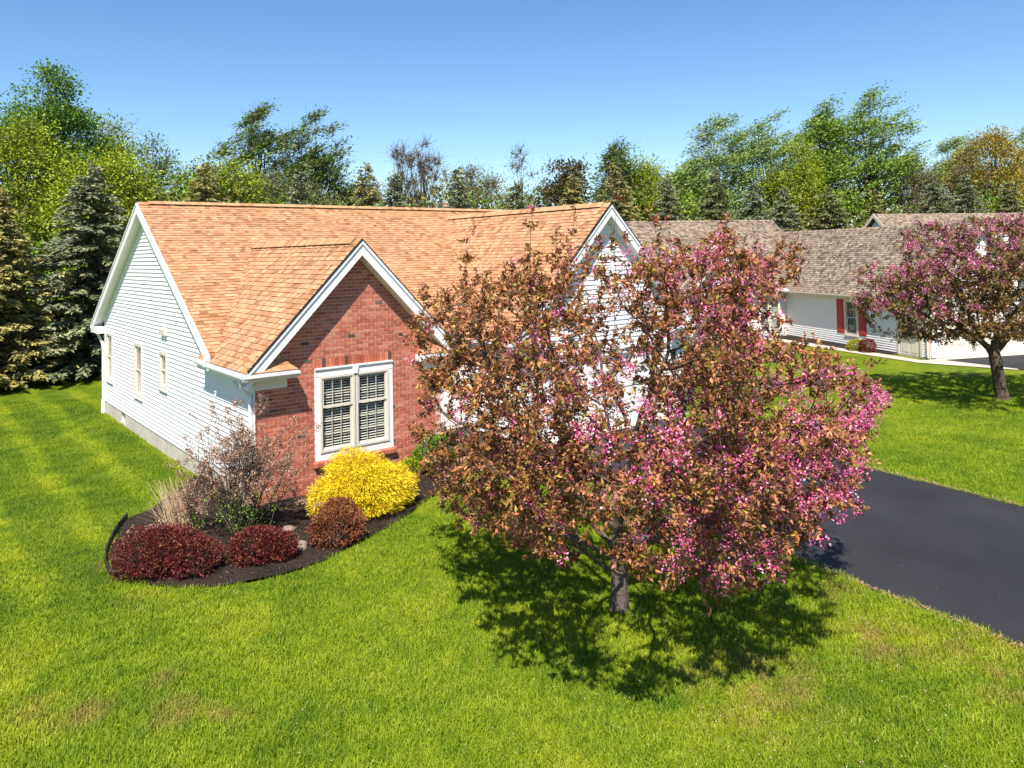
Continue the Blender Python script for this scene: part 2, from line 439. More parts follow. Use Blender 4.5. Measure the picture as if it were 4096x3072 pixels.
def hung_window(fr, u0, u1, v0, v1, parent, trim_w=0.07, cols=2, rows=(2, 2), blinds=True, frame_mt='sash', trim_mt='sash', proud=0.045, sill=True, muntins=True, split=0.5, slat_gap=0.055, cover=None, name='window'):
    """double hung window in rect u0..u1 v0..v1 (outer casing)"""
    w = MB(); t = trim_w
    for q in ((u0, u0+t, v0, v1), (u1-t, u1, v0, v1), (u0+t, u1-t, v1-t, v1), (u0+t, u1-t, v0, v0+t)):
        w.prism(rect(*q), fr, -0.10, proud)
    win = w.build(name, trim_mt, parent)
    if sill: MB().prism(rect(u0-0.02, u1+0.02, v0-0.035, v0), fr, 0.0, proud+0.03).build('sill', trim_mt, win)
    a, b, c, d = u0+t, u1-t, v0+t, v1-t; vm = c + (d-c)*split; s = 0.042
    for (c0, c1, dep, nm, rws) in ((vm-0.02, d, 0.005, 'upper_sash', rows[0]), (c, vm+0.02, -0.025, 'lower_sash', rows[1])):
        m_ = MB()
        for q in ((a, a+s, c0, c1), (b-s, b, c0, c1), (a+s, b-s, c1-s, c1), (a+s, b-s, c0, c0+s)): m_.prism(rect(*q), fr, dep-0.03, dep)
        sash = m_.build(nm, frame_mt, win)
        MB().prism(rect(a+s, b-s, c0+s, c1-s), fr, dep-0.022, dep-0.016).build('pane', 'glass', sash)
        if muntins:
            mu = MB()
            for i in range(1, cols):
                uu = a+s+(b-a-2*s)*i/cols; mu.prism(rect(uu-0.009, uu+0.009, c0+s, c1-s), fr, dep-0.030, dep-0.023)
            for i in range(1, rws):
                vv = c0+s+(c1-c0-2*s)*i/rws
                for j in range(cols):
                    ua = a+s+(b-a-2*s)*j/cols + (0.009 if j else 0); ub = a+s+(b-a-2*s)*(j+1)/cols - (0.009 if j < cols-1 else 0)
                    mu.prism(rect(ua, ub, vv-0.009, vv+0.009), fr, dep-0.030, dep-0.023)
            mu.build('muntin_grille', frame_mt, sash)
    if blinds:
        v = d - 0.03
        while v > c + 0.02:
            bl = MB(); ang = 0.012
            o, U, V, Nn = fr
            pts = [o+U*(a+0.02)+V*(v+ang)+Nn*(-0.11), o+U*(b-0.02)+V*(v+ang)+Nn*(-0.11), o+U*(b-0.02)+V*(v-ang)+Nn*(-0.070), o+U*(a+0.02)+V*(v-ang)+Nn*(-0.070)]
            pts += [p_ + V*0.006 for p_ in pts]
            bl.add([tuple(p_) for p_ in pts], [(0, 1, 2, 3), (4, 7, 6, 5), (0, 4, 5, 1), (1, 5, 6, 2), (2, 6, 7, 3), (3, 7, 4, 0)])
            bl.build('blind_slat', 'blind', win)
            v -= slat_gap
    if cover:
        MB().prism(rect(a, b, c, d), fr, -0.115, -0.11).build('curtain', cover, win)
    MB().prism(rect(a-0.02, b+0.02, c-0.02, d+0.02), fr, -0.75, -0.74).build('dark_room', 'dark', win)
    return win

def gutter(pts, parent, mt='gutter', size=0.11, name='gutter'):
    """open K gutter along pts at the eave; pts = outer lower line, side vector = outward"""
    for (p, q, out) in pts:
        p = Vector(p); q = Vector(q); out = Vector(out).normalized(); up = Vector((0, 0, 1)); mb = MB()
        d = (q-p).normalized()
        prof = [(0.0, 0.0), (0.07, 0.0), (0.115, 0.055), (0.115, 0.11), (0.105, 0.11), (0.105, 0.06), (0.065, 0.01), (0.01, 0.01), (0.01, 0.11), (0.0, 0.11)]
        k = len(prof); A = [p+out*a+up*b for a, b in prof]; B = [q+out*a+up*b for a, b in prof]
        fs = [(i, (i+1) % k, k+(i+1) % k, k+i) for i in range(k)]
        mb.add([tuple(x) for x in A+B], fs + [(0, 1, 2, 5, 6, 7), (k, k+1, k+2, k+5, k+6, k+7)])
        mb.build(name, mt, parent)

def ground_z(x, y):
    s = min(1, max(0, (y+1.0)/6.0)); s = s*s*(3-2*s); t = min(1, max(0, (8-x)/8.0))
    return -0.2*s*t

# ================================================================ GROUND
mb = MB(); gx = list(np.linspace(-14, 22, 73)); gy = list(np.linspace(-18, 30, 97))
idx = {}
for i, x in enumerate(gx):
    for j, y in enumerate(gy):
        idx[i, j] = len(mb.v); mb.v.append((x, y, ground_z(x, y) - (0.02 if (4.6 < x < 14 and -12 < y < 0) else 0.0)))
for i in range(len(gx)-1):
    for j in range(len(gy)-1):
        mb.f.append((idx[i, j], idx[i+1, j], idx[i+1, j+1], idx[i, j+1])); mb.c.append(None)
for (x0, x1, y0, y1) in [(-1500, -14, -1500, 1500), (22, 1500, -1500, 1500), (-14, 22, -1500, -18), (-14, 22, 30, 1500)]:
    z = 0
    mb.face([(x0, y0, -0.0 if x0 > 0 else -0.2 if x1 <= -14 else 0), (x1, y0, 0 if x1 > 0 else -0.2), (x1, y1, 0 if x1 > 22 else -0.2), (x0, y1, 0 if x0 > 0 else -0.2)])
tag(mb.build('lawn', 'lawn'), kind='structure')

# driveway: flat sheet on the lawn, slightly rotated to the house
def drive_l(y): return 7.0 + 0.133*y
def drive_r(y): return 12.75 + 0.133*y
mb = MB(); ys = list(np.linspace(-0.05, -45, 91)); top = []
for i, y in enumerate(ys):
    j = random.Random(i); jl = j.uniform(-.015, .015); jr = j.uniform(-.015, .015)
    top.append(((drive_l(y)+jl, y, 0.012), (drive_r(y)+jr, y, 0.012)))
for a, b in zip(top, top[1:]):
    mb.face([b[0], b[1], a[1], a[0]])
    mb.face([(a[0][0]-.02, a[0][1], -.04), (b[0][0]-.02, b[0][1], -.04), b[0], a[0]]); mb.face([b[1], (b[1][0]+.02, b[1][1], -.04), (a[1][0]+.02, a[1][1], -.04), a[1]])
tag(mb.build('driveway', 'asphalt'), kind='structure')
# apron between garage doors and drive
tag(MB().box(7.1, 13.7, -0.35, -0.04, -0.05, 0.02).build('garage_apron', 'concrete'), kind='structure')

# mulch bed wraps the brick front and the left corner
bed = [(-2.2, 1.05), (-2.55, 0.25), (-2.88, -0.74), (-3.02, -1.7), (-2.75, -2.55), (-2.3, -3.1), (-1.76, -3.48), (-0.94, -3.74), (-0.2, -3.6), (0.4, -3.35), (1.05, -3.12), (2.17, -2.54), (3.24, -1.8), (4.1, -1.11), (4.75, -0.7), (5.0, 2.1), (4.6, 2.1), (4.6, 0.02), (0.0, 0.02), (0.0, 3.6), (-0.35, 3.4), (-0.9, 2.5), (-1.66, 1.55)]
mb = MB(); ctr = (1.0, -1.2)
def bz(x, y): return max(0, 0.05) + 0.02*math.sin(x*3.1+y*2.2)
# triangulated fill with a fan of small steps so that the surface can undulate
from mathutils.geometry import tessellate_polygon
tri = tessellate_polygon([[Vector((x, y, 0)) for x, y in bed]])
for t in tri:
    P3 = [bed[i] for i in t]
    def sub(P3, d):
        if d == 0:
            pts = [(x, y, bz(x, y) + ground_z(x, y)*0.8) for x, y in P3]
            a = (P3[1][0]-P3[0][0])*(P3[2][1]-P3[0][1])-(P3[2][0]-P3[0][0])*(P3[1][1]-P3[0][1])
            mb.face(pts if a > 0 else pts[::-1]); return
        A, B, Cc = P3; ab = ((A[0]+B[0])/2, (A[1]+B[1])/2); bc = ((Cc[0]+B[0])/2, (Cc[1]+B[1])/2); ca = ((A[0]+Cc[0])/2, (A[1]+Cc[1])/2)
        for q in ((A, ab, ca), (ab, B, bc), (ca, bc, Cc), (ab, bc, ca)): sub(q, d-1)
    sub(P3, 3)
tag(mb.build('mulch_bed', 'mulch'), kind='structure')

def inside(x, y, poly):
    r = False; k = len(poly)
    for i in range(k):
        (x1, y1), (x2, y2) = poly[i], poly[(i+1) % k]
        if (y1 > y) != (y2 > y) and x < (x2-x1)*(y-y1)/(y2-y1)+x1: r = not r
    return r
# loose bark chips
P = []
r1 = random.Random(5)
while len(P) < 9000:
    x, y = r1.uniform(-3.1, 5.0), r1.uniform(-3.8, 3.6)
    if inside(x, y, bed): P.append((x, y, bz(x, y)+ground_z(x, y)*0.8+0.004+r1.random()*0.012))
P = np.array(P); D = rng.normal(size=P.shape)*np.array([1, 1, .3])
V = leaf_quads(P, D, rng.uniform(.02, .06, len(P)), rng.uniform(.012, .025, len(P)))
quads_mesh('bark_chips', V, pick([(5, .035, .025, .02), (3, .06, .042, .033), (1, .11, .08, .06), (.5, .17, .12, .09)], len(P)), 'chip', kind='stuff')

# edging strip on the left of the bed
mb = MB(); e = [(-2.2, 1.1), (-2.45, 0.62), (-2.62, 0.2), (-2.78, -0.25), (-2.94, -0.75), (-3.04, -1.25), (-3.08, -1.75), (-2.98, -2.2)]
for a, b in zip(e, e[1:]):
    d = Vector((b[0]-a[0], b[1]-a[1], 0)).normalized(); s = Vector((-d.y, d.x, 0))*0.012
    A = Vector((a[0], a[1], -.03)); B = Vector((b[0], b[1], -.03)); up = Vector((0, 0, 0.15))
    vs = [A-s, B-s, B+s, A+s]; vs += [x+up for x in vs]
    mb.add([tuple(x) for x in vs], [(0, 3, 2, 1), (4, 5, 6, 7), (0, 1, 5, 4), (1, 2, 6, 5), (2, 3, 7, 6), (3, 0, 4, 7)])
for a in e: mb.tube([(a[0], a[1], -.03), (a[0], a[1], 0.125)], 0.016, 6)
tag(mb.build('bed_edging', 'edging'), 'black plastic edging strip curving round the left end of the mulch bed', 'edging')

# brick paver walk to the entry, pavers laid one by one
walk = thing('paver_walkway', (5.6, -1, 0), 'tan clay paver walkway between the brick wall and the garage', 'walkway')
wpoly = [(4.95, 2.2), (4.95, -0.5), (5.15, -2.2), (5.7, -3.4), (6.5, -3.4), (6.75, -3.3), (6.9, -0.05), (6.9, 2.2)]
mb = MB()
tr_ = tessellate_polygon([[Vector((x, y, 0)) for x, y in wpoly]])
for t in tr_: mb.face([(wpoly[i][0], wpoly[i][1], 0.028) for i in t][::-1])
mb.build('sand_bed', 'concrete', walk)
cnt = 0; jv = MB()
yy = -3.4; row = 0
while yy < 2.2:
    xx = 4.9 + (0.1 if row % 2 else 0)
    while xx < 6.9:
        if inside(xx+.1, yy+.07, wpoly):
            c = pick([(3, .50, .26, .16), (2, .40, .19, .12), (1, .56, .34, .22)], 1)[0]
            mb = MB() if cnt < 300 else jv
            z1 = 0.05 + random.random()*0.004
            mb.box(xx+.003, min(xx+.197, 6.94), yy+.003, yy+.137, 0.03, z1, tuple(c))
            if cnt < 300: mb.build('paver', 'paver', walk)
            cnt += 1
        xx += 0.2
    yy += 0.14; row += 1
if jv.v: jv.build('pavers', 'paver', walk, kind='stuff')

# ================================================================ MAIN HOUSE
house = thing('house', (0, 0, 0), 'nearest house with red brick gable, white siding and orange tan shingle roof', 'house')
YR, ZR, SL = 8.73, 6.865, 0.5875           # main ridge
YB, YF = 15.5, 2.08                          # eave lines (roof edge)
OX, XR = -0.25, 14.45                        # rake edges of the main roof
YW, YWF = 14.44, 2.4                         # back wall, front wall behind the brick wing
PX, PZ, PM, PO = 2.36, 5.53, 1.03, -0.30     # brick gable peak, slope, front edge
PW = 2.62
GX, GZ, GM, GO = 10.43, 6.54, 1.0, -0.30     # garage gable
GW = 3.72
BW = 4.60                                    # brick face width
CH = 0.0794

def main_z(y): return ZR - SL*abs(y-YR)
UP = Vector((0, 0, 1))
# ---- left wall (x = 0), frame u = -y direction so that the normal faces -x
frL = frame((0, 0, 0), (0, -1, 0), (0, 0, 1))       # u=-y ; n = u x v = (-1,0,0)
def lu(y): return -y
ztop = 0.27   # vertical drop from the roof surface to the soffit
cvL = [(lu(YW), 0.25), (lu(0.0), 0.25), (lu(0.0), 2.62), (lu(2.2), 2.80), (lu(YR), main_z(YR)-ztop), (lu(YW), main_z(YW)-ztop)]
# convex version: rake of the main roof + the low eave of the brick wing
cvL_main = [(lu(YW), 0.25), (lu(2.4), 0.25), (lu(2.4), main_z(2.4)-ztop), (lu(YR), main_z(YR)-ztop), (lu(YW), main_z(YW)-ztop)]
winL = [(lu(14.18), lu(13.22), 1.02, 2.68), (lu(10.14), lu(9.20), 0.99, 2.63), (lu(7.24), lu(6.50), 1.58, 2.62)]
wall_backing('left_wall', frL, cvL_main, winL, 'siding', house)
wall_backing('left_wall', frL, rect(lu(2.4)+.002, lu(0.16), 0.25, 2.72), [], 'siding', house)
siding(frL, cvL_main, winL, 0.114, house)
siding(frL, rect(lu(2.4)+.001, lu(0.1), 0.25, 2.70), [], 0.114, house)
for i, (a, b, c, d) in enumerate(winL):
    hung_window(frL, a, b, c, d, house, trim_w=0.085, cols=2, rows=(2, 0), blinds=True, proud=0.05, name='window')
# concrete foundation with a basement window
mb = MB(); mb.box(-0.005, 0.3, 12.14, YW+.01, -0.45, 0.25); mb.box(-0.005, 0.3, 0.1, 11.46, -0.45, 0.25); mb.box(-0.005, 0.3, 11.46, 12.14, -0.45, -0.12)
mb.box(0.3, 14.0, YW-.2, YW, -.45, 0.25)
fo = mb.build('foundation', 'found', house)
# block joints on the foundation as shallow recess lines are too fine; basement window:
mb = MB()
for q in ((11.46, 11.52, -.12, .25), (12.08, 12.14, -.12, .25), (11.52, 12.08, -.12, -.06), (11.52, 12.08, .2, .25)): mb.box(0.06, 0.12, q[0], q[1], q[2], q[3])
bw = mb.build('basement_window', 'sash', house); MB().box(0.085, 0.09, 11.52, 12.08, -.06, .2).build('pane', 'glass', bw)
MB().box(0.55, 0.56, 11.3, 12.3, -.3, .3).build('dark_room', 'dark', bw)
# corner boards
MB().box(-0.03, -0.002, -0.035, 0.10, 0.25, 2.55).build('corner_board', 'trim', house)
MB().box(-0.035, 0.03, YW-0.09, YW+0.02, 0.25, main_z(YW)-ztop).build('corner_board', 'trim', house)
# twin dryer / fan vents
for y in (6.86, 6.58):
    v = MB().box(-0.10, -0.02, y-0.10, y+0.10, 3.10, 3.28).build('wall_vent', 'sash', house)
    mb = MB()
    for k in range(3): mb.box(-0.125, -0.102, y-.09, y+.09, 3.115+k*.055, 3.15+k*.055)
    mb.build('vent_louvre', 'sash', v)

# ---- brick front (y = 0, faces -y)
frB = frame((0, 0, 0), (1, 0, 0), (0, 0, 1))
WU0, WU1, WV0, WV1 = 1.325, 3.27, 0.70, 2.725      # big window opening
gab = lambda x: PZ - PM*abs(x-PX)
cvB = [(0, -0.1), (BW, -0.1), (BW, gab(BW)-0.20), (PX, PZ-0.22), (0, gab(0)-0.20)]
wall_backing('front_wall', frB, cvB, [(WU0, WU1, WV0, WV1)], 'mortar', house, -0.14, -0.006)
MB().box(BW-0.15, BW-.012, 0.0, YWF, -0.1, 2.7).build('side_wall', 'mortar', house)
BT = [(5, .46, .135, .082), (4, .52, .165, .105), (3, .41, .110, .068), (1.5, .55, .21, .13), (.16, .10, .065, .045), (.12, .16, .10, .07)]
rb = random.Random(21); bl_ = []
holes_b = [(WU0-0.002, WU1+0.002, WV0-0.13, WV1+0.205)]
k = 0; z = 0.0 - CH
while z < PZ:
    off = -0.1016 if k % 2 else 0.0
    x = off
    while x < BW:
        b0, b1 = max(x, 0), min(x + 0.2032 - 0.014, BW)
        if b1-b0 > 0.02:
            for (a, b, c, d) in cut_holes((b0, b1, z, z+CH-0.0145), holes_b):
                if b-a < 0.015 or d-c < 0.02: continue
                q = clip_convex(rect(a, b, c, d), cvB)
                if area(q) > 2e-4: bl_.append((q, tuple(pick(BT, 1, jitter=.12)[0]), rb.uniform(-0.002, 0.003)))
        x += 0.2032
    z += CH; k += 1
CAM = Vector((-5.87, -15.96, 5.17))
bl_.sort(key=lambda q: (Vector((q[0][0][0], 0, q[0][0][1])) - CAM).length)
big = MB()
for i, (q, c, h) in enumerate(bl_):
    if i < 250: MB().prism(q, frB, -0.0055, h, c).build('brick', 'brick', house)
    else: big.prism(q, frB, -0.0055, h, c)
# right return of the brick wing
frBR = frame((BW, 0, 0), (0, 1, 0), (0, 0, 1)); z = 0; k = 0
while z < 2.6:
    y = -0.1016 if k % 2 else 0
    while y < YWF:
        if y+.19 > 0.01: big.prism(rect(max(y, 0.0), min(y+.193, YWF), z, z+CH-.01), frBR, -0.012, rb.uniform(-.002, .002), tuple(pick(BT, 1)[0]))
        y += .2032
    z += CH; k += 1
big.build('bricks', 'brick', house, kind='stuff')
# soldier course over the window, rowlock sill under it
n = 26; w = (WU1-WU0+0.10)/n
for i in range(n):
    u = WU0-0.05+i*w; c = pick(BT, 1)[0]
    if i in (3, 10, 24): c = np.array([.10, .07, .05])
    MB().prism(rect(u+.004, u+w-.005, WV1+.004, WV1+0.197), frB, -0.011, 0.012, tuple(c)).build('soldier_brick', 'brick', house)
for i in range(n):
    u = WU0-0.05+i*w; c = pick(BT, 1)[0]
    fr_ = frame((0, 0, WV0-0.005), (1, 0, 0), (0, 0, 1))
    mb = MB(); o, U, V_, Nn = frB
    ps = [(0.0, -0.002), (-0.085, -0.028), (-0.085, -0.118), (0.0, -0.125)]
    vs = [(u+.004, a, WV0+b) for a, b in ps] + [(u+w-.005, a, WV0+b) for a, b in ps]
    mb.add(vs, [(0, 1, 2, 3), (7, 6, 5, 4), (0, 4, 5, 1), (1, 5, 6, 2), (2, 6, 7, 3), (3, 7, 4, 0)], tuple(c))
    mb.build('sill_brick', 'brick', house)
# big twin window
tw = MB()
tw.prism(rect(WU0, WU0+0.115, WV0, WV1-0.19), frB, -0.10, 0.012); tw.prism(rect(WU1-0.115, WU1, WV0, WV1-0.19), frB, -0.10, 0.012)
tw.prism(rect(WU0, WU1, WV1-0.19, WV1), frB, -0.10, 0.018); tw.prism(rect(WU0+0.115, WU1-0.115, WV0, WV0+0.17), frB, -0.10, 0.012)
tw.prism(rect(WU0+0.0, WU1, WV1-0.035, WV1-.001), frB, 0.018, 0.05)
twin = tw.build('twin_window', 'trim', house)
uc = (WU0+WU1)/2
MB().prism([(uc-.05, WV1-.20), (uc+.05, WV1-.20), (uc+.075, WV1-.04), (uc-.075, WV1-.04)], frB, 0.018, 0.06).build('keystone', 'trim', twin)
for (a, b) in ((WU0+0.115, uc-0.012), (uc+0.012, WU1-0.115)):
    c, d = WV0+0.17, WV1-0.19; t = 0.05
    m_ = MB()
    for q in ((a, a+t, c, d), (b-t, b, c, d), (a+t, b-t, d-t, d), (a+t, b-t, c, c+t)): m_.prism(rect(*q), frB, -0.06, 0.034)
    fr1 = m_.build('window_frame', 'sash', twin)
    a, b, c, d = a+t, b-t, c+t, d-t; vm = c+(d-c)*0.60; s = 0.045
    for (c0, c1, dep, nm, rw) in ((vm-.02, d, 0.012, 'upper_sash', 2), (c, vm+.025, -.02, 'lower_sash', 3)):
        m_ = MB()
        for q in ((a, a+s, c0, c1), (b-s, b, c0, c1), (a+s, b-s, c1-s, c1), (a+s, b-s, c0, c0+s)): m_.prism(rect(*q), frB, dep-.03, dep)
        for i in (1, 2):
            uu = a+s+(b-a-2*s)*i/3; m_.prism(rect(uu-.009, uu+.009, c0+s, c1-s), frB, dep-.030, dep-.020)
        for i in range(1, rw):
            vv = c0+s+(c1-c0-2*s)*i/rw
            for j in range(3):
                ua = a+s+(b-a-2*s)*j/3+(.009 if j else 0); ub = a+s+(b-a-2*s)*(j+1)/3-(.009 if j < 2 else 0)
                m_.prism(rect(ua, ub, vv-.009, vv+.009), frB, dep-.030, dep-.020)
        m_.build(nm, 'sash', twin)
        MB().prism(rect(a+s, b-s, c0+s, c1-s), frB, dep-.016, dep-.010).build('pane', 'glass', twin)
    v = d - .04
    while v > c+.03:
        mb = MB(); pts = [(a+.015, .125, v+.008), (b-.015, .125, v+.008), (b-.015, .083, v-.008), (a+.015, .083, v-.008)]
        pts += [(x, y, z+.006) for x, y, z in pts]
        mb.add(pts, [(0, 1, 2, 3), (4, 7, 6, 5), (0, 4, 5, 1), (1, 5, 6, 2), (2, 6, 7, 3), (3, 7, 4, 0)])
        mb.build('blind_slat', 'blind', twin); v -= .058
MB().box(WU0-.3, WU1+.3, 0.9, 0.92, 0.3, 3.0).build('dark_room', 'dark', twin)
MB().box(BW-0.01, BW+0.02, -0.03, 0.0, 0, 2.5)
# floor inside
MB().box(0.15, 13.8, 0.15, YW-.15, 0.1, 0.2).build('floor_slab', 'dark', house)
# other walls of the house (entry, right side, back)
MB().box(BW, 6.95, YWF, YWF+0.12, 0, 2.75).build('entry_wall', 'siding2', house)
MB().box(13.73, 13.85, 0.12, YW, -0.3, 2.95).build('right_wall', 'siding', house)
MB().box(0.12, 13.85, YW-.12, YW, -0.3, 3.2).build('rear_wall', 'siding', house)
# entry door
dr = MB().box(5.2, 6.15, YWF-0.03, YWF+.001, 0.1, 2.15).build('front_door', 'shutter', house)
MB().box(5.1, 5.2, YWF-.05, YWF, 0.1, 2.25).box(6.15, 6.25, YWF-.05, YWF, 0.1, 2.25).box(5.1, 6.25, YWF-.05, YWF, 2.151, 2.25).build('door_casing', 'trim', dr)
mb = MB().tube([(6.05, YWF-.05, 1.05), (6.05, YWF-.10, 1.05)], 0.03, 8); mb.build('door_knob', 'metalvent', dr)
MB().box(4.95, 6.9, 1.6, YWF, 0.0, 0.16).build('entry_step', 'concrete', house)

# ---- main roof slabs
def slope_frame(o, u, v): return frame(o, u, v)
Lf = math.hypot(YR-YF, SL*(YR-YF)); Lb = math.hypot(YB-YR, SL*(YB-YR))
frMF = frame((OX, YF, main_z(YF)), (1, 0, 0), (0, 1, SL))
frMB = frame((XR, YB, main_z(YB)), (-1, 0, 0), (0, -1, SL))
roof = slab(frMF, rect(0, XR-OX, 0, Lf), house, 'roof', 'trim', -0.15, -0.002)
slab(frMB, rect(0, XR-OX, 0, Lb), house, 'roof', 'trim', -0.15, -0.002)
shingles(frMF, rect(-.01, XR-OX+.01, -0.02, Lf-0.03), house, SHING['tan'], r=random.Random(4), joined='shingles')
mb = MB(); mb.prism(rect(-.01, XR-OX, -.02, Lb-.02), frMB, 0, .012, (.36, .17, .09)); mb.build('rear_shingles', 'shingle', house, kind='stuff')
ridge_caps((OX-.01, YR, ZR+.01), (XR, YR, ZR+.01), SL, house, SHING['tan'])
# rakes of the main roof (left end): fascia boards + soffit strips
for (ya, yb) in ((YF-.02, YR), (YR, YB+.02)):
    za, zb = main_z(ya), main_z(yb)
    mb = MB(); x0, x1 = OX-.028, OX-.001
    vs = [(x0, ya, za-.30), (x0, yb, zb-.30), (x0, yb, zb-.045), (x0, ya, za-.045)]; vs += [(x1, y, z) for _, y, z in vs]
    mb.add(vs, [(0, 1, 2, 3), (7, 6, 5, 4), (0, 4, 5, 1), (1, 5, 6, 2), (2, 6, 7, 3), (3, 7, 4, 0)])
    mb.build('rake_fascia', 'trim', house)
    mb = MB(); vs = [(x0-.02, ya, za-.045), (x0-.02, yb, zb-.045), (x0-.02, yb, zb+.01), (x0-.02, ya, za+.01)]; vs += [(x1, y, z) for _, y, z in vs]
    mb.add(vs, [(0, 1, 2, 3), (7, 6, 5, 4), (0, 4, 5, 1), (1, 5, 6, 2), (2, 6, 7, 3), (3, 7, 4, 0)]); mb.build('drip_edge', 'gutter', house)
    mb = MB(); vs = [(OX, ya, za-.29), (OX, yb, zb-.29), (.005, yb, zb-.29), (.005, ya, za-.29)]; vs += [(x, y, z+.012) for x, y, z in vs]
    mb.add(vs, [(0, 1, 2, 3), (4, 7, 6, 5), (0, 4, 5, 1), (1, 5, 6, 2), (2, 6, 7, 3), (3, 7, 4, 0)]); mb.build('rake_soffit', 'trim', house)
# boxed back eave return + gutter + downspout
MB().box(OX-.02, 0.0, YW-.02, YB, main_z(YB)-.27, main_z(YB)-.03).build('eave_return', 'trim', house)
MB().box(0.0, XR, YW, YB, main_z(YB)-.27, main_z(YB)-.24).build('eave_soffit', 'trim', house)
MB().box(0.0, XR, YB-.02, YB, main_z(YB)-.24, main_z(YB)-.03).build('eave_fascia', 'trim', house)
gutter([((OX-.03, YB+.005, main_z(YB)-.13), (XR, YB+.005, main_z(YB)-.13), (0, 1, 0))], house)
mb = MB(); zb = main_z(YB)-.25
mb.tube([(-.14, YB-.35, zb+.02), (-.13, YB-.45, zb-.08), (-.09, YW+.08, zb-.35), (-.07, YW+.02, zb-.5), (-.07, YW+.02, 0.25)], 0.05, 8)
mb.build('downspout', 'gutter', house)
MB().tube([(-.07, YW+.02, 0.3), (-.07, YW+.02, -.3)], 0.075, 10).build('drain_pipe', 'gutter', house)
# front main eave between the brick wing and the garage
MB().box(4.9, 6.9, YF-.02, YF, main_z(YF)-.22, main_z(YF)-.02).build('eave_fascia', 'trim', house)
MB().box(4.6, 6.95, YF, YWF, main_z(YF)-.22, main_z(YF)-.19).build('eave_soffit', 'trim', house)
gutter([((6.9, YF-.025, main_z(YF)-.13), (4.95, YF-.025, main_z(YF)-.13), (0, -1, 0))], house)

# ---- gable wings (brick wing and garage wing)
def wing(px, pz, sl, po, hw, yback, n_parts, vent_back):
    nrm = math.hypot(1, sl); Ls = hw*nrm
    ez = pz - sl*hw
    frl = frame((px-hw, yback, ez), (0, -1, 0), (1, 0, sl))   # u toward the front
    frr = frame((px+hw, po, ez), (0, 1, 0), (-1, 0, sl))
    Lu = yback-po
    yv0 = YR - (ZR-ez)/SL; yv1 = YR - (ZR-pz)/SL; ylo = 2.95 if px < 5 else yv0+.3; yhi = yv1+.3
    slab(frl, [(yback-ylo, 0), (Lu, 0), (Lu, Ls), (yback-yhi, Ls)], house, 'roof', 'trim', -.13, -.002)
    slab(frr, [(0, 0), (ylo-po, 0), (yhi-po, Ls), (0, Ls)], house, 'roof', 'trim', -.13, -.002)
    # only the shingles in front of the valley (with a margin) are laid
    cv = [(yback-ylo, -.02), (Lu+.01, -.02), (Lu+.01, Ls-.03), (yback-yhi, Ls-.03)]
    shingles(frl, cv, house, SHING['tan'], n_parts=n_parts, cam_key=CAM, r=random.Random(int(px*10)), joined='shingles')
    mb = MB(); mb.prism([(-.01, -.02), (ylo-po, -.02), (yhi-po, Ls-.02), (-.01, Ls-.02)], frr, 0, .014, (.36, .17, .09)); mb.build('rear_shingles', 'shingle', house, kind='stuff')
    ridge_caps((px, po-.01, pz+.01), (px, yv1-.05, pz+.01), sl, house, SHING['tan'], width=.19)
    # rake boards on the gable front: fascia, crown moulding, soffit
    for sgn in (-1, 1):
        A = Vector((px, po, pz)); B = Vector((px+sgn*(hw+.0), po, ez))
        def band(d0, d1, y0, y1, nm, mt_, par=house):
            mb = MB(); off = lambda d: Vector((0, 0, -d))
            xm = B
            vs = [A+off(d1), B+off(d1), B+off(d0), A+off(d0)]
            f = [(v.x, po+y0, v.z) for v in vs] + [(v.x, po+y1, v.z) for v in vs]
            mb.add(f, [(0, 1, 2, 3), (7, 6, 5, 4), (0, 4, 5, 1), (1, 5, 6, 2), (2, 6, 7, 3), (3, 7, 4, 0)]); mb.build(nm, mt_, par)
        band(0.09, 0.34, -0.022, -0.001, 'rake_fascia', 'trim')
        band(0.0, 0.088, -0.05, -0.001, 'rake_crown', 'gutter')
        band(-0.03, 0.0, -0.06, 0.02, 'drip_edge', 'black')
        band(0.31, 0.335, 0.0, -po+.002, 'rake_soffit', 'trim')
    return ez
ez = wing(PX, PZ, PM, PO, PW, 7.0, 290, True)
gz = wing(GX, GZ, GM, GO, GW, 9.0, 0, True)

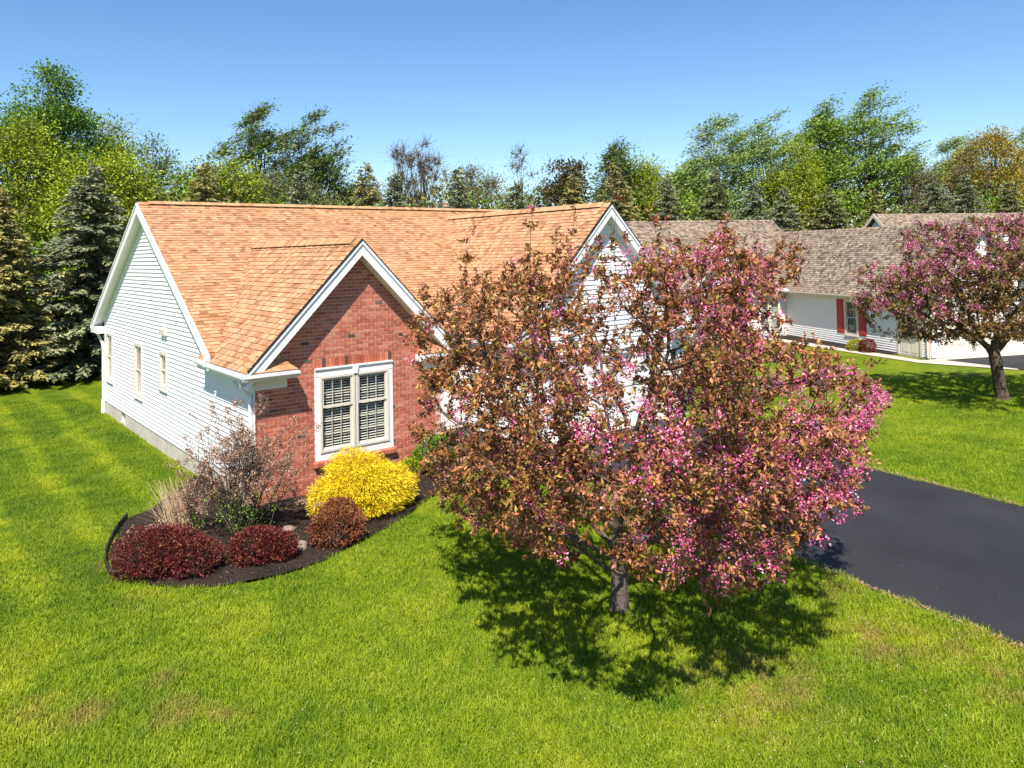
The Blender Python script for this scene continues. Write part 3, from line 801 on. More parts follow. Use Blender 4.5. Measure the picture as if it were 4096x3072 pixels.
# brick wing eave on the left wall: soffit, fascia, gutter; hipped return with its own little roof
XE = PX-PW
MB().box(XE, 0.0, 0.0, 2.85, ez-.22, ez-.20).build('eave_soffit', 'trim', house)
MB().box(XE-.02, XE, PO, 2.2, ez-.20, ez-.03).build('eave_fascia', 'trim', house)
MB().box(XE-.02, XE, 2.2, 2.95, ez-.20, ez-.03).build('eave_fascia', 'trim', house)
gutter([((XE-.022, PO-.12, ez-.15), (XE-.022, 2.06, ez-.13), (-1, 0, 0)), ((XE-.022, 2.22, ez-.12), (XE-.022, 2.95, ez-.10), (-1, 0, 0))], house)
for (cx, sd, zt, cw) in ((PX, -1, ez, PW), (PX, 1, ez, PW), (GX, -1, gz, GW), (GX, 1, gz, GW)):
    xo = cx + sd*cw; xi = xo - sd*1.08
    lo, hi = min(xo, xi), max(xo, xi)
    MB().box(lo+.0, hi-.0, PO-.02, -0.001, zt-.20, zt-.03).build('eave_return', 'trim', house)
    q0, q1 = (min(xo, xo-sd*.95)+(.24 if sd < 0 else 0), max(xo, xo-sd*.95)-(.24 if sd > 0 else 0))
    MB().box(q0, q1, -0.045, -.001, zt-.42, zt-.201).build('frieze_board', 'trim', house)
    gutter([((lo-(.12 if sd < 0 else 0), PO-.025, zt-.15), (hi+(.12 if sd > 0 else 0), PO-.025, zt-.15), (0, -1, 0))], house)
    # hipped top: front slope and inner hip slope
    top = Vector((xi - (-sd)*0.0 + sd*0.42, -0.003, zt+.32)); 
    e0 = Vector((xi, PO-.04, zt-.03)); e1 = Vector((xo - sd*0.0, PO-.04, zt-.03)); w0 = Vector((xi, -.003, zt-.03)); tw_ = Vector((xo, -.003, zt+.32))
    mb = MB(); r2 = random.Random(3)
    def strip(Aa, Bb, Cc, Dd, rows, cols):   # bottom A->B, top D->C
        for i in range(rows):
            for j in range(cols):
                s0, s1, t0, t1 = j/cols, (j+1)/cols, i/rows, (i+1)/rows
                def pt(s_, t_): return (Aa*(1-s_)+Bb*s_)*(1-t_) + (Dd*(1-s_)+Cc*s_)*t_
                t = r2.choice(SHING['tan'])[1:]; g = .9+r2.random()*.2
                nn = Vector((0, -.4, 1)).normalized(); b_ = nn*.02; tt = nn*.008
                vs = [pt(s0, t0), pt(s1-.01, t0), pt(s1-.01, t1), pt(s0, t1)]
                vs = vs + [vs[0]+b_, vs[1]+b_, vs[2]+tt, vs[3]+tt]
                mb.add([tuple(x) for x in vs], [(0, 1, 2, 3), (4, 7, 6, 5), (0, 4, 5, 1), (1, 5, 6, 2), (2, 6, 7, 3), (3, 7, 4, 0)], tuple(x*g for x in t))
    strip(e0, e1, tw_, top, 3, 6); strip(w0, e0, top, top, 2, 2)
    mb.build('return_shingles', 'shingle', house, kind='stuff')
# downspout at the brick corner with its elbow under the gutter
mb = MB().tube([(XE-.05, -.08, ez-.16), (XE-.02, -.03, ez-.28), (-.16, 0.02, ez-.42), (-.07, .04, ez-.52), (-.07, .05, ez-.65), (-.07, .05, .15), (-.14, -.05, .08)], .043, 8); mb.build('downspout', 'gutter', house)
MB().tube([(XE+.02, .62, ez-.24), (XE+.10, .66, ez-.34), (XE+.16, .75, ez-.42)], .03, 8).build('camera_bracket', 'gutter', house)

# ---- garage front
cvG = [(6.95, 0.0), (13.85, 0.0), (13.85, GZ-GM*(13.85-GX)-.28), (GX, GZ-.30), (6.95, GZ-GM*(GX-6.95)-.28)]
gdoor = [(7.75, 12.85, 0.02, 2.10)]
vent = (10.05, 10.75, 4.15, 5.0)
wall_backing('garage_wall', frB, cvG, gdoor, 'siding', house, -.12, 0)
siding(frB, clip(list(cvG), 0, -1, -2.32), [vent], 0.135, house)
siding(frB, rect(7.06, 7.65, 0.12, 2.05), [], 0.135, house); siding(frB, rect(12.95, 13.74, 0.12, 2.05), [], 0.135, house)
MB().box(6.93, 13.87, -0.05, -.001, 2.13, 2.31).build('frieze_board', 'trim', house)
MB().box(6.93, 13.87, -0.09, -.051, 2.27, 2.31).build('drip_ledge', 'trim', house)
for (a, b) in ((6.93, 7.055), (13.745, 13.87)): MB().box(a, b, -.035, -.001, 0.0, 2.13).build('corner_board', 'trim', house)
mb = MB(); mb.box(7.65, 7.75, -.04, -.001, 0.0, 2.12); mb.box(12.85, 12.95, -.04, -.001, 0.0, 2.12)
gd = mb.build('garage_door', 'trim', house)
for r_ in range(4):
    pn = MB().box(7.76, 12.84, 0.06, 0.10, .03+r_*.52, .03+r_*.52+.512).build('door_section', 'trim', gd)
    for c_ in range(8):
        MB().box(7.86+c_*.62, 8.38+c_*.62, 0.045, 0.059, .09+r_*.52, .48+r_*.52).build('raised_panel', 'trim', gd)
v = MB()
for q in ((vent[0], vent[0]+.08, vent[2], vent[3]), (vent[1]-.08, vent[1], vent[2], vent[3]), (vent[0]+.08, vent[1]-.08, vent[2], vent[2]+.08), (vent[0]-.04, vent[1]+.04, vent[3], vent[3]+.12)):
    v.prism(rect(*q), frB, 0.0, .05)
v.prism([(10.40-.09, 4.99), (10.40+.09, 4.99), (10.40+.12, 5.22), (10.40-.12, 5.22)], frB, .05, .075)
gv = v.build('gable_vent', 'trim', house)
for i in range(9):
    z0 = vent[2]+.09+i*.075
    mb = MB(); pts = [(vent[0]+.081, -.035, z0), (vent[1]-.081, -.035, z0), (vent[1]-.081, -.004, z0+.06), (vent[0]+.081, -.004, z0+.06)]
    pts += [(x, y+.003, z+.012) for x, y, z in pts]
    mb.add(pts, [(0, 1, 2, 3), (4, 7, 6, 5), (0, 4, 5, 1), (1, 5, 6, 2), (2, 6, 7, 3), (3, 7, 4, 0)]); mb.build('louvre', 'trim', gv)
# garage left side wall, seen through the tree
frGL = frame((6.95, 0, 0), (0, -1, 0), (0, 0, 1))
wall_backing('garage_side_wall', frGL, rect(lu(YWF), 0, 0.0, 2.75), [], 'siding', house, -.12, 0)
siding(frGL, rect(lu(YWF), -.04, 0.12, 2.7), [], .114, house)
MB().box(6.9, 6.949, -.03, .045, 0.0, 2.6).build('corner_board', 'trim', house)
MB().box(GX-GW, 6.95, 0.0, YF, gz-.22, gz-.20).build('eave_soffit', 'trim', house)
MB().box(GX-GW-.02, GX-GW, PO, YF, gz-.20, gz-.03).build('eave_fascia', 'trim', house)
gutter([((GX-GW-.022, PO-.1, gz-.14), (GX-GW-.022, YF-.12, gz-.14), (-1, 0, 0))], house)
# carriage lamp beside the garage doors
lamp = tag(MB().box(13.25, 13.38, -.14, -.04, 1.72, 1.96).box(13.22, 13.41, -.17, -.04, 1.961, 1.99).build('wall_lamp', 'black'), 'small black wall lamp right of the nearest garage doors', 'lamp')
# roof pipes
pv = thing('roof_vent', (11.06, 9.2, 6.6), 'capped brown metal vent pipe on the orange roof ridge', 'vent')
MB().tube([(11.06, 9.2, 6.45), (11.06, 9.2, 7.06)], .085, 14).build('pipe', 'metalvent', pv)
MB().tube([(11.06, 9.2, 7.04), (11.06, 9.2, 7.09), (11.06, 9.2, 7.10), (11.06, 9.2, 7.17), (11.06, 9.2, 7.21)], [.14, .14, .11, .14, .05], 14).build('cap', 'metalvent', pv)

# ================================================================ NEIGHBOUR HOUSE (own local frame)
e1 = Vector((.41, .91, 0)).normalized(); ang = math.atan2(e1.y, e1.x) - math.pi/2     # local +y = e1 (back), local +x = e2 (right)
nb = thing('neighbour_house', (30.3, -0.64, 0), 'white house with grey brown shingle roof and red shutters right of the garage', 'house', rz=ang, world_children=False)
Minv = (Matrix.Translation((30.3, -.64, 0)) @ Matrix.Rotation(ang, 4, 'Z')).inverted()
camL = Minv @ CAM
# wing: x 0..6, y 0..~14 ; ridge at x=3.05
NE, NX, NZ = 2.72, 2.95, 6.15
nsl = (NZ-NE)/(NX+.35)
frNW = frame((0, 0, 0), (0, -1, 0), (0, 0, 1))         # left wall, faces -x, u=-y
nwin = [(-5.62, -4.62, 0.60, 2.42)]; ndoor = [(-1.95, -0.42, 0.05, 2.25)]
wall_backing('wing_wall', frNW, rect(-10.75, 0, 0.0, 2.7), nwin+ndoor, 'siding', nb)
siding(frNW, rect(-10.75, -.09, 0.12, 2.66), nwin+ndoor, .114, nb)
hung_window(frNW, *nwin[0], nb, trim_w=.10, cols=3, rows=(2, 2), blinds=False, cover=None, proud=.05, trim_mt='trim_cream', frame_mt='trim_cream')
for (a, b) in ((-6.22, -5.68), (-4.56, -4.02)):
    sh = MB().prism(rect(a, b, .66, 2.42), frNW, .02, .045).build('shutter', 'shutter', nb)
    for (c, d) in ((.74, 1.46), (1.56, 2.34)): MB().prism(rect(a+.09, b-.09, c, d), frNW, .046, .06).build('shutter_panel', 'shutter', sh)
dm = MB()
for q in ((-1.95, -1.83, .05, 2.25), (-.54, -.42, .05, 2.25), (-1.83, -.54, 2.13, 2.25)): dm.prism(rect(*q), frNW, 0.0, .045)
dd = dm.build('side_door', 'trim_cream', nb)
MB().prism(rect(-1.82, -.55, .06, 2.12), frNW, -.05, -.02).build('door_leaf', 'door', dd)
for (a, b, c, d) in ((-1.66, -1.26, .2, .95), (-1.12, -.72, .2, .95), (-1.66, -1.26, 1.08, 1.95), (-1.12, -.72, 1.08, 1.95)): MB().prism(rect(a, b, c, d), frNW, -.019, -.008).build('door_panel', 'door', dd)
MB().tube([(-.03, .68, 1.05), (-.005, .68, 1.05)], .03, 8).build('door_knob', 'metalvent', dd)
for (x0, x1, y0, y1) in ((-.03, .0, -.03, .085), ): MB().box(x0, x1, y0, y1, 0, 2.6).build('corner_board', 'trim_cream', nb)
MB().tube([(-.07, .05, 2.5), (-.07, .05, .1)], .04, 8).build('downspout', 'trim_cream', nb)
MB().box(-.01, .3, 0, 10.75, -.3, .12).build('foundation', 'found', nb)
# wing front with garage door
frNF = frame((0, 0, 0), (1, 0, 0), (0, 0, 1))
cvN = [(0, 0), (6.1, 0), (6.1, NE-.0), (NX, NZ-.25), (0, NE-.0)]
wall_backing('wing_front', frNF, cvN, [(.75, 5.35, .02, 2.2)], 'siding', nb)
siding(frNF, clip(list(cvN), 0, -1, -2.35), [], .114, nb); siding(frNF, rect(.1, .62, .1, 2.3), [], .114, nb)
gm = MB()
for q in ((.62, .75, 0, 2.32), (5.35, 5.48, 0, 2.32), (.75, 5.35, 2.2, 2.32)): gm.prism(rect(*q), frNF, 0.0, .04)
ngd = gm.build('garage_door', 'trim_cream', nb)
for r_ in range(4):
    MB().box(.76, 5.34, .05, .09, .03+r_*.54, .03+r_*.54+.53).build('door_section', 'door', ngd)
    for c_ in range(7): MB().box(.88+c_*.63, 1.38+c_*.63, .035, .049, .10+r_*.54, .48+r_*.54).build('raised_panel', 'door', ngd)
# wing roof
hw = NX+.35; Ls = math.hypot(hw, NZ-NE); ybk = 15.5; yfr = -.35
frNl = frame((-.35, ybk, NE), (0, -1, 0), (1, 0, nsl)); frNr = frame((NX+hw, yfr, NE), (0, 1, 0), (-1, 0, nsl))
slab(frNl, rect(0, ybk-yfr, 0, Ls), nb, 'roof', 'trim_cream', -.14, -.002); slab(frNr, rect(0, ybk-yfr, 0, Ls), nb, 'roof', 'trim_cream', -.14, -.002)
shingles(frNl, rect(0, ybk-yfr+.01, -.02, Ls), nb, SHING['grey'], n_parts=150, cam_key=camL, r=random.Random(12), e=.15)
mb = MB(); mb.prism(rect(0, ybk-yfr, -.02, Ls), frNr, 0, .014, (.2, .15, .11)); mb.build('rear_shingles', 'shingle', nb, kind='stuff')
ridge_caps((NX, yfr, NZ+.0), (NX, ybk, NZ+.0), nsl, nb, SHING['grey'], vent=False)
def gable_trim(x0, z0, xp, zp, x1, z1, y, depth, par, mt_='trim_cream'):
    for (a, za, b, zb) in ((x0, z0, xp, zp), (xp, zp, x1, z1)):
        mb = MB(); vs = [(a, y-.02, za-.26), (b, y-.02, zb-.26), (b, y-.02, zb-.03), (a, y-.02, za-.03)]; vs += [(x, y-.0, z) for x, _, z in vs]
        mb.add(vs, [(0, 1, 2, 3), (7, 6, 5, 4), (0, 4, 5, 1), (1, 5, 6, 2), (2, 6, 7, 3), (3, 7, 4, 0)]); mb.build('rake_fascia', mt_, par)
        mb = MB(); vs = [(a, y, za-.26), (b, y, zb-.26), (b, y+depth, zb-.26), (a, y+depth, za-.26)]; vs += [(p[0], p[1], p[2]+.02) for p in vs]
        mb.add(vs, [(0, 1, 2, 3), (4, 7, 6, 5), (0, 4, 5, 1), (1, 5, 6, 2), (2, 6, 7, 3), (3, 7, 4, 0)]); mb.build('rake_soffit', mt_, par)
gable_trim(-.35, NE, NX, NZ, NX+hw, NE, yfr, .34, nb)
MB().box(-.35, 0, -.3, 10.5, NE-.2, NE-.18).build('eave_soffit', 'trim_cream', nb)
MB().box(-.37, -.35, -.35, 10.5, NE-.2, NE-.02).build('eave_fascia', 'trim_cream', nb)
gutter([((-.372, -.35, NE-.13), (-.372, 10.4, NE-.13), (-1, 0, 0))], nb, 'trim_cream')
MB().box(-.62, -.36, 9.9, 10.3, NE-.06, NE+.10).build('gutter_guard', 'gutter', nb)
# main body: front wall at y=10.75, x from -10.5 to 0
NRY, NRZ, NSL = 16.6, 7.0, .63
frNA = frame((0, 10.75, 0), (1, 0, 0), (0, 0, 1))
nAw = [(-1.75, -.42, .25, 2.32), (-5.6, -4.75, .7, 2.2), (-8.2, -7.3, .7, 2.2)]
cvA = rect(-10.5, 0.0, 0, 2.7)
wall_backing('front_wall', frNA, cvA, nAw, 'siding2', nb); siding(frNA, rect(-10.5, -.05, .12, 2.66), nAw, .114, nb, 'siding2')
for (a, b) in ((nAw[0][0], nAw[0][0]+.66), (nAw[0][0]+.67, nAw[0][1])):
    hung_window(frNA, a, b, .25, 2.32, nb, trim_w=.07, blinds=False, cover='curtain', trim_mt='trim_cream', frame_mt='trim_cream', muntins=False, sill=False)
for w_ in nAw[1:]:
    hung_window(frNA, *w_, nb, trim_w=.08, cols=3, rows=(2, 2), blinds=False, trim_mt='trim_cream', frame_mt='trim_cream')
    for (a, b) in ((w_[0]-.48, w_[0]-.05), (w_[1]+.05, w_[1]+.48)):
        sh = MB().prism(rect(a, b, w_[2], w_[3]), frNA, .02, .045).build('shutter', 'shutter', nb)
        for (c, d) in ((w_[2]+.08, w_[2]+.7), (w_[2]+.8, w_[3]-.08)): MB().prism(rect(a+.07, b-.07, c, d), frNA, .046, .06).build('shutter_panel', 'shutter', sh)
frAf = frame((-10.8, 10.4, 2.75), (1, 0, 0), (0, NRY-10.4, NRZ-2.75)); LA = math.hypot(NRY-10.4, NRZ-2.75)
frAb = frame((3.1, 22.8, 2.75), (-1, 0, 0), (0, NRY-22.8, NRZ-2.75))
slab(frAf, [(0, 0), (13.9, 0), (13.9, LA), (0, LA)], nb, 'roof', 'trim_cream', -.14, -.002); slab(frAb, [(0, 0), (13.9, 0), (13.9, LA), (0, LA)], nb, 'roof', 'trim_cream', -.14, -.002)
shingles(frAf, [(0, -.02), (13.9, -.02), (13.9, LA), (0, LA)], nb, SHING['grey'], n_parts=150, cam_key=camL, r=random.Random(13), e=.15)
mb = MB(); mb.prism(rect(0, 13.9, -.02, LA), frAb, 0, .014, (.2, .15, .11)); mb.build('rear_shingles', 'shingle', nb, kind='stuff')
ridge_caps((-10.8, NRY, NRZ), (3.1, NRY, NRZ), NSL, nb, SHING['grey'], vent=False)
MB().box(-10.5, 2.7, 22.3, 22.4, 0, 2.9).build('rear_wall', 'siding', nb); MB().box(2.7, 2.8, 13.0, 22.3, 0, 3.2).build('right_wall', 'siding', nb); MB().box(6.0, 6.1, 0.13, 15.3, 0, 2.7).build('right_wall', 'siding', nb)
MB().prism([(13.0, 3.0), (22.4, 3.0), (NRY, NRZ-.2)], frame((2.85, 0, 0), (0, 1, 0), (0, 0, 1)), -.1, 0).build('gable_wall', 'siding', nb)
MB().box(-10.8, -.4, 10.38, 10.4, 2.55, 2.73).build('eave_fascia', 'trim_cream', nb); MB().box(-10.8, -.4, 10.4, 10.75, 2.53, 2.55).build('eave_soffit', 'trim_cream', nb)
gutter([((-10.8, 10.375, 2.62), (-.5, 10.375, 2.62), (0, -1, 0))], nb, 'trim_cream')
# two nested front gables
def nb_gable(xp, zp, half, ez_, yf, yw, yb):
    sl = (zp-ez_)/half; Lh = math.hypot(half, zp-ez_)
    fl = frame((xp-half, yb, ez_), (0, -1, 0), (1, 0, sl)); fr2 = frame((xp+half, yf, ez_), (0, 1, 0), (-1, 0, sl))
    slab(fl, rect(0, yb-yf, 0, Lh), nb, 'roof', 'trim_cream', -.12, -.002); slab(fr2, rect(0, yb-yf, 0, Lh), nb, 'roof', 'trim_cream', -.12, -.002)
    shingles(fl, rect(0, yb-yf, -.02, Lh), nb, SHING['grey'], r=random.Random(int(zp*7)), e=.15)
    shingles(fr2, rect(0, yb-yf, -.02, Lh), nb, SHING['grey'], r=random.Random(int(zp*9)), e=.15)
    f_ = frame((0, yw, 0), (1, 0, 0), (0, 0, 1)); cv = [(xp-half+.3, .1), (xp+half-.3, .1), (xp+half-.3, ez_+.1), (xp, zp-.26), (xp-half+.3, ez_+.1)]
    cvt = clip(list(cv), 0, -1, -2.6)
    wall_backing('gable_wall', f_, cvt, [], 'siding', nb); siding(f_, cvt, [], .114, nb)
    gable_trim(xp-half, ez_, xp, zp, xp+half, ez_, yf, yw-yf, nb)
nb_gable(-4.2, 5.8, 3.05, 2.72, 10.30, 10.70, 15.6)
nb_gable(-5.2, 4.75, 2.05, 2.66, 9.0, 9.4, 13.5)
MB().box(-6.9, -6.75, 9.35, 9.5, 0, 2.6).build('porch_post', 'trim', nb); MB().box(-3.65, -3.5, 9.35, 9.5, 0, 2.6).build('porch_post', 'trim', nb)
# skylight-like roof vent and rusty flue
rv = MB().box(-7.3, -6.8, 13.0, 13.4, 4.45, 4.68).build('roof_box_vent', 'black', nb)
fl_ = thing('flue_pipe', (27.0, 17.2, 6.2), 'rusty metal flue pipe with silver cap on the grey roof', 'flue')
MB().tube([(27.0, 17.2, 5.2), (27.0, 17.2, 7.45)], .10, 12).build('pipe', 'rust', fl_); MB().tube([(27.0, 17.2, 7.45), (27.0, 17.2, 7.52), (27.0, 17.2, 7.60), (27.0, 17.2, 7.66)], [.17, .13, .17, .05], 12).build('cap', 'gutter', fl_)
# neighbour path, driveway, bed
def loc2w(a, b, z=0.0): v = e1*a + Vector((e1.y, -e1.x, 0))*b; return (30.3+v.x, -.64+v.y, z)
mb = MB(); mb.face([loc2w(-2.0, -.1, .03), loc2w(-.35, -.1, .03), loc2w(-.35, 6.5, .03), loc2w(-.6, 6.5, .03), loc2w(-2.2, 2.2, .03)][::-1])
mb = MB(); mb.face([loc2w(-3.6, .9, .03), loc2w(-.3, 5.5, .03), loc2w(-.06, 5.5, .03), loc2w(-.06, -.5, .03), loc2w(3.0, -.55, .03), loc2w(11.5, -1.4, .03), loc2w(11.5, -2.3, .03), loc2w(3.0, -1.5, .03), loc2w(-.6, -1.15, .03)])
tag(mb.build('sidewalk', 'concrete'), kind='structure')
mb = MB(); mb.face([loc2w(-.35, .4, .036), loc2w(-3.4, 1.1, .036), loc2w(-9, 1.6, .036), loc2w(-16, 2.0, .036), loc2w(-16, 8, .036), loc2w(-9, 7.5, .036), loc2w(-.35, 6, .036)])
tag(mb.build('far_driveway', 'asphalt'), kind='structure')
mb = MB(); mb.face([loc2w(2.0, -.02, .045), loc2w(2.2, -.5, .045), loc2w(4.2, -.9, .045), loc2w(7.0, -.9, .045), loc2w(10.5, -1.2, .045), loc2w(10.7, -9.0, .045), loc2w(11.0, -9, .045), loc2w(10.8, -.02, .045)])
tag(mb.build('far_mulch_bed', 'mulch'), kind='structure')

# third house behind
th = thing('far_house', (60.1, 4.7, 0), 'farthest house, grey brown roof with three small gables behind the neighbour', 'house', rz=ang, world_children=False)
T_Z = 7.65
f3 = frame((-9, 0, 2.9), (1, 0, 0), (0, 5.4, T_Z-2.9)); L3 = math.hypot(5.4, T_Z-2.9)
slab(f3, rect(0, 26, 0, L3), th, 'roof', 'trim_cream', -.14, -.002)
shingles(f3, rect(0, 26, 0, L3), th, SHING['grey'], r=random.Random(31), e=.2)
f3b = frame((17, 10.8, 2.9), (-1, 0, 0), (0, -5.4, T_Z-2.9)); MB().prism(rect(0, 26, 0, L3), f3b, 0, .02, (.2, .15, .11)).build('rear_shingles', 'shingle', th, kind='stuff')
MB().box(-8.6, 16.6, .4, 10.4, -.2, 2.9).build('wall', 'siding', th)
fg = frame((-8.6, 0, 0), (0, -1, 0), (0, 0, 1)); MB().prism([(-10.4, 2.9), (-.4, 2.9), (-5.4, 7.3)], fg, -.1, 0).build('gable_wall', 'siding', th)
siding(fg, [(-10.4, 2.9), (-.4, 2.9), (-5.4, 7.3)], [], .2, th)
for (ya, za, yb, zb) in ((0, 2.9, 5.4, T_Z), (5.4, T_Z, 10.8, 2.9)):
    mb = MB(); vs = [(-9.03, ya, za-.28), (-9.03, yb, zb-.28), (-9.03, yb, zb+.03), (-9.03, ya, za+.03)]; vs += [(-9.0, y, z) for _, y, z in vs]
    mb.add(vs, [(0, 1, 2, 3), (7, 6, 5, 4), (0, 4, 5, 1), (1, 5, 6, 2), (2, 6, 7, 3), (3, 7, 4, 0)]); mb.build('rake_fascia', 'trim_cream', th)
def th_gable(xp, zp, half, ez_, yf, yb):
    sl = (zp-ez_)/half; Lh = math.hypot(half, zp-ez_)
    fl = frame((xp-half, yb, ez_), (0, -1, 0), (1, 0, sl)); fr2 = frame((xp+half, yf, ez_), (0, 1, 0), (-1, 0, sl))
    for f_ in (fl, fr2):
        slab(f_, rect(0, yb-yf, 0, Lh), th, 'roof', 'trim_cream', -.14, -.002); shingles(f_, rect(0, yb-yf, 0, Lh), th, SHING['grey'], r=random.Random(5), e=.2)
    f_ = frame((0, yf+.4, 0), (1, 0, 0), (0, 0, 1)); cv = [(xp-half+.35, 0), (xp+half-.35, 0), (xp+half-.35, ez_+.1), (xp, zp-.3), (xp-half+.35, ez_+.1)]
    wall_backing('gable_wall', f_, cv, [], 'siding', th); siding(f_, clip(list(cv), 0, -1, -2.6), [], .15, th)
    gable_trim(xp-half, ez_, xp, zp, xp+half, ez_, yf, .4, th)
th_gable(-3.6, 7.0, 4.0, 2.9, -2.0, 5.2)

# ================================================================ VEGETATION
def envelope_tree(name, base, label, cat, group, outline, depth, n_attr, dist_cam, leaf_n, tints, flower_fn, seed, trunk_r, leaf_len, first=1.3, bark='bark', spikes=(), flower_tints=None, n_flowers=0, cutoff=0.44, lean=None):
    r = np.random.default_rng(seed)
    base = np.array(base, float); S = np.array([.7795, -.6260, 0]); S /= np.linalg.norm(S); D = np.array([.6263, .7789, 0]); D /= np.linalg.norm(D)
    eye = 5.17
    poly = outline; ss = [p[0] for p in poly]; zz = [p[1] for p in poly]
    A = []
    ph = r.uniform(0, 6, 6)
    while len(A) < n_attr:
        s, z = r.uniform(min(ss), max(ss)), r.uniform(min(zz), max(zz))
        if not inside(s, z, poly): continue
        a = s/(max(max(ss), -min(ss))+.1); h = depth*math.sqrt(max(0, 1-a*a))*math.sqrt(max(.12, 1-((z-2.4)/3.9)**2))
        t = r.uniform(-1.15, .92)*h
        if z < 1.1 and t > -1.0+z: continue
        if z > 3.7 and r.random() < .35: continue
        if z < .9: t = -abs(t)
        k = (dist_cam+t)/dist_cam
        X = s*k; Z = eye-(eye-z)*k
        if Z < .38: continue
        # clumpiness
        c = math.sin(X*2.1+ph[0])+math.sin(t*2.3+ph[1]+X)+math.sin(Z*2.6+ph[2]+t*.7)
        if c < -cutoff*.55 and r.random() < .9: continue
        # hollow the core a little
        if math.hypot(X, t) < .5 and Z < 3.0: continue
        A.append(base + S*X + D*t + np.array([0, 0, Z-base[2]*0]))
    A = np.array(A)
    nodes = [base.copy()]; par = [-1]
    lean = np.array(lean if lean is not None else (0, 0, 0.0))
    steps = int(first/.14)
    for i in range(steps):
        nodes.append(nodes[-1] + np.array([0, 0, .14]) + lean*.14 + r.normal(size=3)*.006*np.array([1, 1, 0])); par.append(len(nodes)-2)
    best = np.full(len(A), 1e9); bi = np.zeros(len(A), int); alive = np.ones(len(A), bool)
    def upd(k0):
        for j in range(k0, len(nodes)):
            d = np.linalg.norm(A-nodes[j], axis=1); m_ = d < best; best[m_] = d[m_]; bi[m_] = j
    upd(steps//2)
    step = .13
    for it in range(110):
        act = alive & (best < (9 if it < 25 else 1.3))
        if not act.any(): break
        k0 = len(nodes); order = np.unique(bi[act])
        dirs = A[act]-np.array([nodes[j] for j in bi[act]]); dirs = norm(dirs)
        acc = {}
        for j, d in zip(bi[act], dirs): acc[j] = acc.get(j, 0) + d
        for j in order:
            d = acc[j]; dn = np.linalg.norm(d)
            if dn < 1e-6: continue
            d = d/dn + np.array([0, 0, .12]) + r.normal(size=3)*.12; d /= np.linalg.norm(d)
            nodes.append(nodes[j]+d*step); par.append(int(j))
        upd(k0); alive &= best > .17
    # spikes: long upright shoots
    Pn = np.array(nodes)
    shoots = []
    for (s0, z0, s1, z1, t0) in spikes:
        k = (dist_cam+t0)/dist_cam
        p0 = base*np.array([1, 1, 0]) + S*s0*k + D*t0 + np.array([0, 0, eye-(eye-z0)*k]); p1 = base*np.array([1, 1, 0]) + S*s1*k + D*t0 + np.array([0, 0, eye-(eye-z1)*k])
        j = int(np.argmin(np.linalg.norm(Pn-p0, axis=1)))
        q = Pn[j]; prev = j; nn = max(2, int(np.linalg.norm(p1-q)/.12))
        for i in range(1, nn+1):
            nodes.append(q+(p1-q)*i/nn + r.normal(size=3)*.012); par.append(prev); prev = len(nodes)-1
    Pn = np.array(nodes); n = len(Pn); par = np.array(par)
    rad = np.zeros(n); ch = np.zeros(n, int)
    for j in range(n-1, 0, -1):
        if ch[j] == 0: rad[j] = .0045**2.25
        rad[par[j]] += rad[j]; ch[par[j]] += 1
    R_ = rad**(1/2.25); R_[0] = R_[1]; R_ *= trunk_r/R_[1]; R_ = np.maximum(R_, .0035)
    flare = np.exp(-((Pn[:, 2]-base[2])/.18))*.35; R_ = R_*(1+flare)
    tree = thing(name, tuple(base), label, cat, group)
    trunk = MB(); branches = MB()
    for j in range(1, n):
        p = par[j]; big_ = R_[j] > .045
        mb = trunk if (big_ and Pn[j][2] < first+.5) else branches
        mb.tube([tuple(Pn[p]), tuple(Pn[j])], [R_[p] if R_[p] < R_[j]*1.6 else R_[j]*1.25, R_[j]], 10 if R_[j] > .05 else (6 if R_[j] > .015 else 3), cap=False)
    trunk.build('trunk', bark, tree); branches.build('branches', bark, tree)
    for nm in ('trunk',):
        pass
    # leaves on shoots around thin nodes
    thin = np.where(R_ < .016*trunk_r/.11)[0]; thin = thin[par[thin] >= 0]
    per = leaf_n/len(thin)
    src = r.choice(thin, size=int(len(thin)*1.6)); ax = norm(Pn[src]-Pn[par[src]] + r.normal(size=(len(src), 3))*.55 + np.array([0, 0, .25]))
    k = max(2, int(round(leaf_n/len(src))))
    sl = r.uniform(.05, .24, len(src))
    t = (np.arange(k)+.5)/k
    PP = Pn[src][:, None, :] + ax[:, None, :]*(sl[:, None]*t[None, :])[:, :, None]; AX = np.repeat(ax[:, None, :], k, 1)
    PP = PP.reshape(-1, 3)+r.normal(size=(len(src)*k, 3))*.012; AX = AX.reshape(-1, 3)
    keep = PP[:, 2] > base[2]+.25; PP, AX = PP[keep], AX[keep]
    DD = norm(AX*.9 + norm(r.normal(size=PP.shape))*.85 + np.array([0, 0, -.12]))
    clump = np.repeat(r.uniform(.6, 1.3, len(src)), k)[keep]
    tint = pick(tints, len(PP), r, .2)*clump[:, None]
    V = leaf_quads(PP, DD, r.uniform(.7, 1.25, len(PP))*leaf_len, r.uniform(.38, .52, len(PP))*leaf_len, r)
    quads_mesh('foliage', V, np.clip(tint, 0, 1), 'leaf', tree)
    if n_flowers:
        rel = Pn-base*np.array([1, 1, 0]); sx = rel@S; tz = rel[:, 2]; dx = rel@D
        w = np.array([flower_fn(a, b, c) for a, b, c in zip(sx, tz, dx)])*(R_ < .02*trunk_r/.11)
        w = np.maximum(w, 0); w /= w.sum()
        nc = n_flowers//36
        src = r.choice(n, size=nc, p=w); C0 = Pn[src] + r.normal(size=(nc, 3))*.06
        FP = np.repeat(C0, 36, 0) + r.normal(size=(nc*36, 3))*.042
        FD = norm(FP-np.repeat(C0, 36, 0)) + r.normal(size=FP.shape)*.4 + np.array([0, 0, .3])
